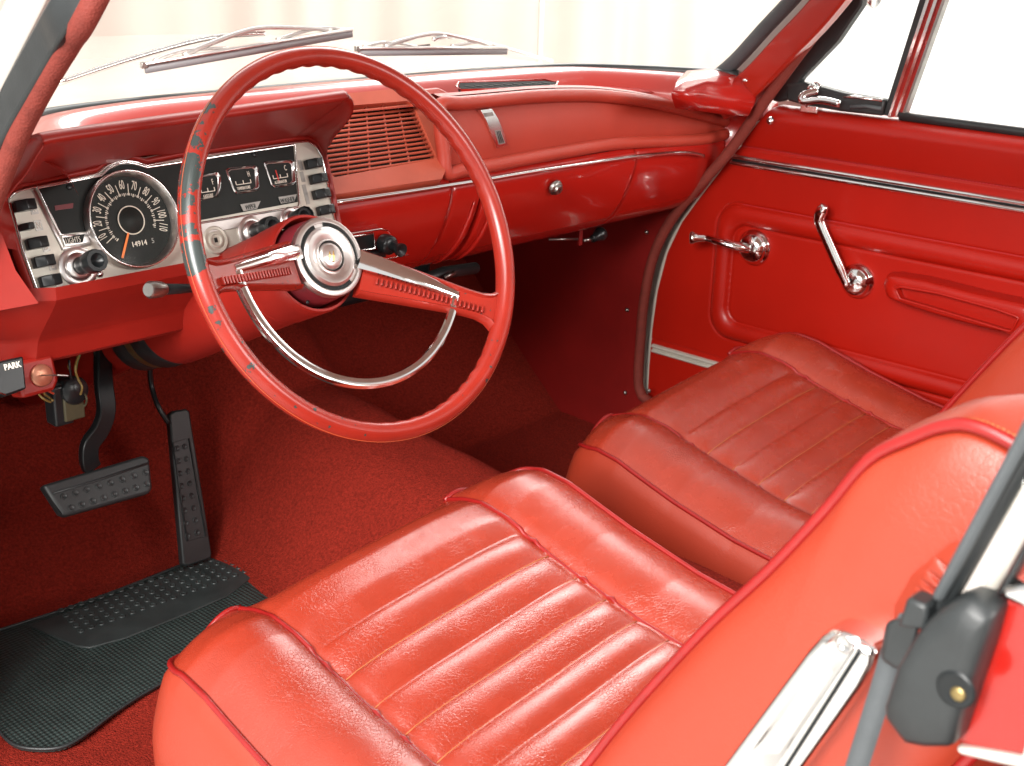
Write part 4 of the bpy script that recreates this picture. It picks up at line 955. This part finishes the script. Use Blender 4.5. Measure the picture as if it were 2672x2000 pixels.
# stitched lines
def stitch(name, pts, parent): mobj(name, tube(pts, .0005, 4), THREADR, parent)
st_y = np.linspace(.20, -.6, 120)
def seamline(fn, n=160, y1=-.62, y0=.2, z=None):
    segs = []
    for i in range(n):
        a0 = lerp(y0, y1, i/n); a1 = lerp(y0, y1, (i+.6)/n); segs.append(tube([fn(a0), fn(a1)], .0006, 4))
    return join(*segs)
onp = lambda y, z: (.680-door_h(y, z)-.0006, y, z)
mobj('stitching', seamline(lambda y: onp(y, .588), y0=.24), THREADR, pn)
for zz, y0 in ((RX[3], RX[1]-.05), (IX[3], IX[1]-.03), (IX[2], IX[1]-.03), (RX[2], RX[1]-.05)): mobj('stitching', seamline(lambda y, zz=zz: onp(y, zz), y0=y0), THREADR, pn)
# bright mouldings
def mould(name, z, hh, y0, y1, m=CHROME):
    pr = [(-hh, -.003)]+[(-hh*.58-hh*.42*math.cos(t), .0005+.0052*math.sin(t)) for t in np.linspace(0, math.pi, 9)]+[(hh*.54-hh*.46*math.cos(t), .0005+.0060*math.sin(t)) for t in np.linspace(0, math.pi, 9)]+[(hh, -.003)]
    return mobj(name, sweep([(.679, y0, z), (.679, y1, z)], pr, up=Z_), m, door, auto=30)
ml = mould('belt_moulding', .5635, .0098, .232, -.95)
mobj('moulding_groove', box(FD, -.95, .229, .5622, .5652, .001, .0029), BLACKP, ml, smooth=False)
mould('lower_moulding', .1835, .0085, .374, -.95, SILVER)
# cranks
def escut(fr, a, b, R=.021, m=CHROME):
    return lathe([(R*1.12, 0), (R*1.12, .002), (R, .004), (R*.93, .010), (R*.78, .0165), (R*.5, .0205), (0, .0215)], 36, fr.M(a, b, 0))
FDp = Fr((.6795, 0, 0), Y_, Z_, -X_)
a, b = FDp.px(1962, 648, .008); cr = mobj('window_crank', escut(FDp, a, b, .0285), CHROME, door)
p0 = FDp.W(a, b, .014); p1 = FDp.PX(1845, 622, .040); p2 = FDp.PX(1828, 618, .044)
mobj('crank_arm', sweep([p0, lerp(p0, p1, .5)+FDp.w*.004, p1], circ(.0115, 12, .0075), up=FDp.w, scale=[1.3, 1, .85]), CHROME, cr)
p3 = FDp.PX(1800, 628, .050)
mobj('crank_knob', lathe([(.0065, 0), (.0075, .004), (.0080, .012), (.0105, .018), (.0115, .024), (.0100, .027), (.0080, .0265), (.007, .023), (0, .0235)], 20, Matrix.Translation(tuple(p1+(p3-p1)*.1)) @ Vector(tuple(_n(FDp.w*.75+np.array((0, .9, .0))))).to_track_quat('Z', 'Y').to_matrix().to_4x4()), CHROME, cr)
a, b = FDp.px(2232, 736, .008); c2 = mobj('door_handle', escut(FDp, a, b, .0265), CHROME, door)
p0 = FDp.PX(2212, 750, .020); p1 = FDp.PX(2142, 590, .030); p2 = FDp.PX(2138, 565, .032); p3 = FDp.PX(2152, 538, .034)
mobj('handle_arm', sweep(smoothp([p0, lerp(p0, p1, .5), p1, p2, p3], 5), circ(.0062, 12, .0095), up=FDp.w, scale=[.8]*3+[1]*12+[1.1]*4+[.8]*2), CHROME, c2)
# arm pull with recessed slot
ap = [(2320, 722), (2345, 722), (2420, 735), (2560, 770), (2700, 800), (2720, 905), (2640, 868), (2560, 850), (2450, 820), (2360, 790), (2320, 775), (2312, 745)]
sl2 = [(2338, 752), (2352, 748), (2450, 765), (2600, 806), (2660, 828), (2640, 866), (2540, 836), (2420, 800), (2350, 780)]
def resn(poly, n=72):
    P_ = np.array(poly+[poly[0]], float); L = np.concatenate([[0], np.cumsum(np.linalg.norm(np.diff(P_, axis=0), axis=1))]); t = np.linspace(0, L[-1], n, endpoint=False)
    return np.stack([np.interp(t, L, P_[:, 0]), np.interp(t, L, P_[:, 1])], 1)
def alignp(A, B):   # rotate B's start to sit nearest A's start
    k = int(np.argmin(np.linalg.norm(B-A[0], axis=1))); return np.roll(B, -k, axis=0)
ap = ap[-1:]+ap[:-1]; A_ = resn([FDp.px(x, y, .03) for x, y in ap]); B_ = alignp(A_, resn([FDp.px(x, y, .038) for x, y in sl2]))
am_ = A_.mean(0); bm_ = B_.mean(0)
rg = [[FDp.W(*(am_+(p-am_)*k), c) for p in A_] for k, c in ((1.06, 0), (1.06, .016), (1.03, .030), (.99, .037))]
rg += [[FDp.W(*lerp(p, q, .45), .040) for p, q in zip(A_, B_)], [FDp.W(*(bm_+(q-bm_)*1.02), .040) for q in B_], [FDp.W(*(bm_+(q-bm_)*.985), .038) for q in B_], [FDp.W(*(bm_+(q-bm_)*.97), .028) for q in B_]]
ar = mobj('arm_pull', loft(rg), DOORV, door, auto=60)
mobj('pull_slot_rim', tube([FDp.W(*q, .0402) for q in B_], .0022, 8, True), DOORV, ar)
mobj('lock_button', lathe([(0, .007), (.0045, .0065), (.006, .004), (.0072, .0005), (.0072, 0)], 20, FDp.M(*FDp.px(2010, 316, .012), .0105)), CHROME, door)
# vent window: rubber frame, glass, latch; division channel and window felt
FV = Fr((.700, 0, 0), Y_, Z_, -X_)
def fv(pts): return [FV.px(x, y) for x, y in pts]
vf = mobj('vent_frame', loft([[FV.W(*p, c) for p in fv([(2235, -30), (2262, -30), (2255, 15), (2190, 110), (2098, 205), (2072, 255), (2040, 266), (2022, 262), (2050, 218)])] for c in (-.010, .010)]), RUBBER, door, bevel=.003)
lowf_ = mobj('vent_bottom_rail', loft([[FV.W(*p, c) for p in fv([(2060, 218), (2100, 214), (2150, 226), (2210, 242), (2320, 260), (2312, 302), (2200, 290), (2100, 272), (2062, 262)])] for c in (-.012, .012)]), RUBBER, door, bevel=.004)
mobj('rail_trim', tube([FV.W(*FV.px(x, y), .012) for x, y in [(2212, 252), (2240, 252), (2312, 261)]], .0028, 8), CHROME, lowf_)
mobj('rail_trim', tube([FV.W(*FV.px(x, y), .013) for x, y in [(2230, 278), (2270, 276), (2310, 283)]], .0035, 8), RUBG, lowf_)
mobj('vent_glass', prism(FV, fv([(2255, 0), (2410, 0), (2318, 270), (2090, 222)]), -.003, .001), GLASS, door, smooth=False)
dv = mobj('division_channel', loft([[FV.W(*p, c) for p in fv([(2412, -30), (2440, -30), (2330, 305), (2308, 300)])] for c in (-.012, .006)]), RUBBER, door, bevel=.002)
for k, m_ in ((0, CHROME), (1, PAINT), (2, CHROME), (3, PAINT), (4, STEEL)):
    x0, x1 = lerp(2436, 2482, k/5), lerp(2436, 2482, (k+1)/5); y0, y1 = lerp(2326, 2362, k/5), lerp(2326, 2362, (k+1)/5)
    mobj('channel_strip', loft([[FV.W(*p, c) for p in fv([(x0, -30), (x1-.6, -30), (y1-.6, 306), (y0, 305)])] for c in (-.010, .009-.002*k+.004*(k % 2 == 0))]), m_, dv, smooth=False)
mobj('window_felt', sweep([FV.PX(2350, 303), FV.PX(2460, 317), FV.PX(2672, 345), (.70, -.95, FV.PX(2672, 345)[2])], rect(.006, .006), up=Z_), RUBBER, door)
lt = mobj('vent_latch', lathe([(0, .02), (.006, .019), (.008, .012), (.008, 0), (.010, 0)], 16, FV.M(*FV.px(2118, 232, .02), .006)), CHROME, door)
mobj('latch_lever', sweep(smoothp([FV.PX(2135, 238, .020), FV.PX(2100, 246, .034), FV.PX(2090, 258, .040), FV.PX(2100, 266, .040), FV.PX(2140, 262, .036), FV.PX(2192, 272, .030)], 5), circ(.0034, 8, .006), up=FV.w), CHROME, lt)
mobj('latch_block', box(Fr(FV.PX(2115, 285, .018), Y_, Z_, -X_), -.016, .016, -.006, .006, -.012, .006), CHROME, lt, bevel=.0015)
mobj('latch_pin', tube([FV.PX(2104, 268, .03), FV.PX(2106, 282, .02)], .0025, 8), CHROME, lt)
# little door mirror seen past the top of the vent window
mp = P(2285, -4, 0, .80)
mir = mobj('door_mirror', lathe([(0, -.016), (.008, -.015), (.0155, -.008), (.017, 0), (.0155, .003), (.014, .002), (0, .001)], 24, Matrix.Translation(mp) @ Matrix.Rotation(math.radians(100), 4, 'X')), CHROME)
mir.matrix_basis = Matrix(); tag(mir, 'round chrome mirror back outside the far door, above the vent window', 'mirror')
mobj('mirror_stem', tube([mp, mp+np.array((.01, .03, .04)), mp+np.array((.0, .10, .10))], .004, 8), CHROME, mir, world=False)
# ------------------------------------------------------------------ pedals
FB = Fr((0, .435, .235), X_, (0, .55, .83))
bp0 = thing('brake_pedal', 'wide black rubber brake pedal with two rows of round studs hanging on a curved arm', 'pedal', tuple(FB.W(-.45, 0)))
bo = [FB.px(x, y) for x, y in [(108, 1268), (372, 1190), (388, 1197), (396, 1276), (388, 1288), (172, 1348), (156, 1342)]]
pd_ = mobj('pedal_pad', loft([[FB.W(a, b, c) for a, b in (bo if k == 1 else [tuple(np.mean(np.array(bo), 0)+(np.array(p)-np.mean(np.array(bo), 0))*k) for p in bo])] for k, c in ((1, -.012), (1, .000), (.97, .004))]), RUBBER, bp0, bevel=.003)
mobj('pad_ridge', tube([FB.W(*FB.px(x, y), .004) for x, y in [(136, 1290), (250, 1256), (382, 1212)]], .0018, 6), RUBBER, pd_)
stud0 = None
def stud(fr, a, b, c, r, parent, m=RUBBER):
    return mobj('stud', lathe([(r, 0), (r*.95, .0016), (r*.8, .0020), (r*.7, .0012), (0, .0012)], 10, fr.M(a, b, c)), m, parent)
for k in range(8): stud(FB, *FB.px(lerp(163, 377, k/7), lerp(1298, 1236, k/7)), .004, .0046, pd_)
for k in range(8): stud(FB, *FB.px(lerp(183, 380, k/7), lerp(1328, 1266, k/7)), .004, .0046, pd_)
am = [P(268, 930, 1, .50), P(270, 1000, 1, .475), P(277, 1070, 1, .46), P(262, 1120, 1, .452), P(235, 1160, 1, .448), P(232, 1200, 1, .446), P(240, 1222, 1, .448)]
mobj('pedal_arm', sweep(smoothp([P(266, 850, 1, .54)]+am, 4), [(-.006, -.012), (.006, -.012), (.006, .012), (-.006, .012)], up=Y_), BLACKP, bp0, bevel=.002)
FA = Fr((0, .505, .02), X_, (0, .34, .94))
acc = thing('accelerator_pedal', 'long narrow black accelerator pedal with two columns of studs standing on the carpet', 'pedal', tuple(FA.W(-.27, 0)))
ao = [FA.px(x, y) for x, y in [(442, 1082), (456, 1072), (488, 1067), (496, 1075), (554, 1445), (552, 1458), (490, 1478), (478, 1474)]]
pa = mobj('pedal_pad', loft([[FA.W(a, b, c) for a, b in ao] for c in (-.014, .0)]), RUBBER, acc, bevel=.003)
ai = [FA.px(x, y) for x, y in [(450, 1156), (492, 1144), (537, 1400), (488, 1412)]]
mobj('pad_ridge', tube([FA.W(a, b, .0005) for a, b in ai], .0014, 5, True), RUBBER, pa)
for k in range(8):
    t = k/7
    stud(FA, *FA.px(lerp(462, 489, t), lerp(1171, 1398, t)), .0, .0046, pa); stud(FA, *FA.px(lerp(482, 514, t), lerp(1166, 1390, t)), .0, .0046, pa)
mobj('pedal_rod', tube(smoothp([P(405, 915, 1, .60), P(392, 960, 1, .60), P(396, 1010, 1, .60), P(412, 1060, 1, .58), P(440, 1105, 1, .57)], 5), .004, 8), BLACKP, acc)
# ------------------------------------------------------------------ floor mat
FM = Fr((0, 0, .006), X_, Y_, Z_)
mt = thing('floor_mat', 'black ribbed rubber floor mat with studded heel pad under the pedals', 'floor mat', (-.4, .4, .006))
mo = [(-60, 1668), (0, 1645), (230, 1570), (472, 1476), (560, 1432), (580, 1424), (600, 1432), (668, 1485), (740, 1540), (840, 1620), (700, 1700), (480, 1760), (389, 1803), (300, 1860), (220, 1920), (170, 1948), (120, 1956), (56, 1951), (18, 1932), (-20, 1890), (-120, 1800), (-150, 1720)]
ma = smoothp([(*FM.px(x, y), 0) for x, y in mo], 3, True)
mobj('mat_sheet', loft([[FM.W(p[0], p[1], -.005) for p in ma], [FM.W(p[0], p[1], .0) for p in ma]]), MATR, mt, bevel=.0015)
mobj('mat_edge', tube([FM.W(p[0], p[1], .0005) for p in ma], .0022, 6, True), RUBBER, mt)
hp_ = [(75, 1636), (230, 1582), (472, 1492), (590, 1440), (670, 1500), (590, 1560), (480, 1608), (330, 1668), (235, 1694), (200, 1690)]
hh_ = [FM.px(x, y) for x, y in hp_]
HEEL = mat('heel_pad_rubber', (.032, .040, .040), .42, .5, var=.3, vscale=20, bumps=[('noise', 300, .0004, .4)])
hl = mobj('heel_pad', loft([[FM.W(a, b, -.001) for a, b in hh_], [FM.W(a, b, .0025) for a, b in hh_]]), HEEL, mt, bevel=.002)
for i in range(17):
    for j in range(5):
        s_, t_ = i/16, j/4
        x = lerp(lerp(160, 578, s_), lerp(212, 640, s_), t_); y = lerp(lerp(1598, 1458, s_), lerp(1652, 1496, s_), t_)
        stud(FM, *FM.px(x, y), .0025, .0050, hl, HEEL)
# ------------------------------------------------------------------ under-dash items on the driver side
kp0 = P(108, 980, 1, .262); FKy = Fr(kp0, X_, (0, .25, .97))
ig = thing('ignition_switch', 'round copper coloured lock with a key in it, in a red housing under the dashboard', 'switch', tuple(kp0))
mobj('housing', prism(FKy, [(-.026, -.020), (.012, -.020), (.019, -.010), (.019, .02), (-.026, .02)], -.03, -.001), MATTE, ig, bevel=.004)
lk = mobj('lock_face', lathe([(.0125, 0), (.0125, .002), (.0110, .0034), (0, .0030)], 30, FKy.M(0, 0, 0)), COPPER, ig, auto=50)
mobj('key', prism(Fr(kp0+FKy.w*.003, FKy.w, _n(FKy.u*.5+FKy.v*(-.15))), [(0, -.0025), (.028, -.0035), (.034, -.006), (.048, -.006), (.048, .006), (.034, .006), (.028, .002), (0, .001)], -.0008, .0008), STEEL, ig, bevel=.0003)
pkp = P(22, 980, 1, .225); FPk = Fr(pkp, X_, (0, .35, .94))
pb = thing('parking_brake_handle', 'black lever handle marked PARK at the far left under the dashboard', 'lever', tuple(pkp))
hd = mobj('handle', loft([[FPk.W(a, b, c) for a, b in q] for q, c in (([(-.045, .017), (.022, .017), (.016, -.020), (-.010, -.022), (-.045, -.000)], -.030), ([(-.045, .016), (.021, .016), (.015, -.018), (-.009, -.020), (-.045, .001)], .0))]), BLACKP, pb, bevel=.002)
txt('lettering', 'PARK', .0088, FPk.M(.0065, .0085, .0006), PRINT, hd, .85, bold=.0002)
mobj('diamond', prism(FPk, [(-.0122, .0085), (-.0107, .0112), (-.0092, .0085), (-.0107, .0058)], .0, .0006), PRINT, hd, smooth=False)
mobj('edge_strip', tube([FPk.W(-.045, .003, .001), FPk.W(-.009, -.019, .001)], .0012, 6), CHROME, hd)
wc = P(170, 1030, 1, .33)
hn = thing('wiring_connector', 'hanging wiring plug with loose green, yellow and red wires under the dashboard', 'wiring', tuple(wc))
mobj('plug_body', box(Fr(P(160, 1040, 1, .33), X_, Z_), -.016, .008, -.030, .020, -.012, .012), BLACKP, hn, bevel=.003)
mobj('plug_socket', box(Fr(P(184, 1058, 1, .325), X_, Z_), -.013, .013, -.016, .014, -.010, .010), OLIVE, hn, bevel=.002)
mobj('relay_can', lathe([(0, .012), (.015, .012), (.017, .009), (.017, -.012), (0, -.012)], 20, Matrix.Translation(tuple(P(186, 1018, 1, .325))) @ Matrix.Rotation(math.radians(80), 4, 'X')), BLACKP, hn)
for m_, pts in ((GREENW, [(208, 925), (200, 950), (198, 975), (206, 1000), (212, 1025)]), (YELW, [(205, 925), (196, 960), (204, 990), (214, 1010), (210, 1030)]), (YELW, [(96, 1002), (100, 1025), (112, 1040), (132, 1050)]), (YELW, [(104, 1004), (116, 1028), (128, 1038), (138, 1046)]),
                (REDW, [(106, 1004), (118, 1016), (128, 1022), (140, 1028)]), (GREENW, [(118, 1008), (130, 1004), (142, 1006)]), (OLIVE, [(216, 1020), (226, 1040), (222, 1058), (206, 1064)]), (BLACKP, [(180, 940), (182, 960), (186, 990)]), (YELW, [(182, 945), (179, 958), (184, 968)])):
    mobj('wire', tube(smoothp([P(x, y, 1, .31+.008*math.sin(y)) for x, y in pts], 5), .0014, 6), m_, hn)
# dark heater box behind the lower dashboard
ht = thing('heater_box', 'dark heater housing half hidden below the centre of the dashboard', 'heater', (-.02, .45, .45))
mobj('housing', box(Fr((.02, .50, .44), X_, Z_, -Y_), -.17, .14, -.055, .06, -.10, .06), BLACKP, ht, bevel=.01)
mobj('duct', tube([P(1060, 745, 1, .42), P(1160, 712, 1, .42), P(1240, 700, 1, .44)], .010, 10), RUBBER, ht)
mobj('clamp', tube([P(1160, 725, 1, .40), P(1185, 712, 1, .40)], .004, 8), STEEL, ht)
# ------------------------------------------------------------------ wipers on the outside of the windscreen
def wiper(label, b0, b1, arm, yw):
    t = thing('windscreen_wiper', label, 'wiper', tuple(P(*b0, 1, yw)), group='windscreen wipers')
    a0, a1 = P(*b0, 1, yw), P(*b1, 1, yw); n = 8
    mobj('rubber_blade', sweep([a0+np.array((0, 0, -.007)), a1+np.array((0, 0, -.007))], rect(.0048, .0020), up=Z_), WIPR, t)
    mobj('blade_spine', sweep([a0, a1], rect(.0022, .0035), up=Z_), BRUSH, t)
    def at(k, h): return lerp(a0, a1, k)+np.array((0, .006, h))
    mobj('bridge', sweep(smoothp([at(.18, .002), at(.28, .010), at(.46, .020), at(.58, .020), at(.78, .010), at(.90, .002)], 4), rect(.0028, .0035), up=Z_), BRUSH, t)
    mobj('bridge', sweep(smoothp([at(.05, .001), at(.18, .008), at(.38, .002)], 4), rect(.002, .003), up=Z_), BRUSH, t)
    mobj('bridge', sweep(smoothp([at(.62, .002), at(.82, .008), at(.97, .001)], 4), rect(.002, .003), up=Z_), BRUSH, t)
    mobj('wiper_arm', sweep(smoothp([P(x, y, 1, yy) for x, y, yy in arm], 5), rect(.0032, .0028), up=Z_), CHROME, t)
    mobj('blade_tip', box(Fr(a0, _n(a1-a0), Z_), -.006, .003, -.005, .003, -.003, .003), STEEL, t, bevel=.001)
wiper('silver windscreen wiper on the driver side, its blade tilted up to the right', (378, 168), (918, 76), [(150, 218, .55), (330, 158, .54), (520, 105, .52), (640, 90, .512), (690, 88, .508)], .50)
wiper('silver windscreen wiper resting level in front of the centre of the windscreen', (935, 126), (1322, 124), [(1130, 104, .508), (1170, 96, .512), (1250, 108, .54), (1400, 150, .56), (1440, 160, .57)], .505)
# ------------------------------------------------------------------ striker-side corner at the driver's door opening (nearest the camera)
FQ = Fr((-.70, 0, 0), Y_, Z_, -X_)
qp = thing('rear_quarter', 'rear edge of the driver door opening with quarter window, rubber seals and red inner trim', 'car panel', (-.72, -.85, .4))
def q3(pts, c0, c1, name, m, parent=None, bevel=.003): return mobj(name, loft([[FQ.W(*FQ.px(x, y, c1), c) for x, y in pts] for c in (c0, c1)]), m, parent or qp, bevel=bevel)
qg = q3([(2680, 1120), (2720, 1120), (2590, 1590), (2560, 1560)], -.001, .001, 'quarter_glass', GLASS, bevel=0)
q3([(2684, 1060), (2650, 1150), (2420, 1575), (2440, 1640), (2475, 1585), (2740, 1130), (2770, 1000), (2710, 1000)], -.012, .004, 'window_seal', RUBBER, bevel=.004)
q3([(2674, 1080), (2640, 1150), (2422, 1565), (2452, 1580), (2690, 1140), (2720, 1060)], .004, .010, 'seal_lip', RUBG)
q3([(2740, 1130), (2475, 1600), (2580, 1560), (2600, 1540), (2800, 1180)], -.010, .000, 'window_post', WHITEP)
q3([(2800, 1180), (2610, 1535), (2600, 1560), (2620, 1545), (2800, 1210)], -.008, .003, 'post_edge', RUBBER)
q3([(2612, 1562), (2612, 1535), (2672, 1528), (2800, 1530), (2800, 1590), (2672, 1590)], -.02, .006, 'trim_cap', CHROME)
q3([(2540, 1560), (2590, 1545), (2820, 1600), (2820, 2000), (2672, 1980), (2490, 1950)], -.03, .000, 'inner_trim', PAINT, bevel=.004)
q3([(2490, 1950), (2672, 1982), (2820, 2010), (2820, 2040), (2672, 2012), (2500, 1972)], -.02, .003, 'lower_trim', WHITEP)
jc = [(2530, 1552), (2555, 1560), (2598, 1590), (2602, 1604), (2578, 1690), (2496, 1935), (2485, 1946), (2420, 1946), (2370, 1936), (2352, 1915), (2318, 1870), (2315, 1840), (2352, 1730), (2405, 1640), (2440, 1600), (2490, 1566)]
ja = [FQ.px(x, y, .012) for x, y in jc]; jm = np.mean(np.array(ja), 0)
cpz = mobj('corner_cap', loft([[FQ.W(*(jm+(np.array(p)-jm)*k), c) for p in ja] for k, c in ((1, -.02), (1, .010), (.96, .016), (.86, .019), (.5, .020))]), RUBBER, qp)
mobj('cap_screw', lathe([(.0038, 0), (.0038, .001), (.0028, .0020), (0, .0020)], 14, FQ.M(*FQ.px(2500, 1812, .02), .019)), BRASS, cpz)
mobj('screw_recess', lathe([(.0095, 0), (.0085, .0015), (.006, .0006), (0, .0006)], 20, FQ.M(*FQ.px(2492, 1800, .02), .0195)), BLACKP, cpz)
mobj('seal_end', loft([[FQ.W(*FQ.px(x, y, .01), c) for x, y in [(2375, 1553), (2430, 1575), (2425, 1640), (2350, 1630)]] for c in (0, .014)]), RUBBER, qp, bevel=.002)
# red gathered vinyl behind the seat
gv = thing('rear_side_trim', 'gathered red vinyl trim with creased folds behind the driver seat', 'trim', (-.62, -.80, .6))
def foldf(u, v):
    x = lerp(lerp(2330, 2440, u), lerp(2420, 2560, u), v); y = lerp(lerp(1632, 1452, u), lerp(1668, 1540, u), v)
    amp = .0045*math.sin(math.pi*min(1, v*1.05+.02))**.6*math.sin(math.pi*min(1, max(0, u*.96+.02)))**.4 if 0 < v < .95 else 0
    ph = u*7.3+.25*math.sin(u*11)+.5*v
    return P(x, y, 0, -.646-amp*abs(math.sin(math.pi*ph))**.8)
mobj('vinyl_fold', grid(foldf, np.linspace(0, 1, 120), np.linspace(0, 1, 20)), VSIDE, gv)
mobj('trim_panel', loft([[P(x, y, 0, -.645) for x, y in [(2330, 1640), (2335, 1580), (2380, 1500), (2480, 1420), (2720, 1380), (2720, 1700), (2400, 1800)]], [P(x, y, 0, -.635) for x, y in [(2330, 1640), (2335, 1580), (2380, 1500), (2480, 1420), (2720, 1380), (2720, 1700), (2400, 1800)]]]), VSIDE, gv)
# seat belt
FSB = Fr((-.675, 0, 0), Y_, Z_, -X_)
sbp = [(2382, 1600), (2340, 1670), (2305, 1790), (2270, 1900), (2235, 2010), (2200, 2120)]
bt = thing('seat_belt', 'grey webbing seat belt strap hanging beside the chrome seat hinge cover', 'seat belt', tuple(FSB.PX(2300, 1700)))
mobj('strap', loft([[FSB.PX(x-a_, y, c) for a_, c in ((34, .0), (34, .002), (-30, .003), (-30, .001))] for x, y in sbp]), RUBG, bt)
mobj('strap_guide', loft([[FSB.PX(x, y, c) for x, y in [(2312, 1625), (2335, 1612), (2400, 1628), (2380, 1740), (2340, 1750), (2296, 1720)]] for c in (.002, .012)]), RUBBER, bt, bevel=.003)
bpy.context.view_layer.update()
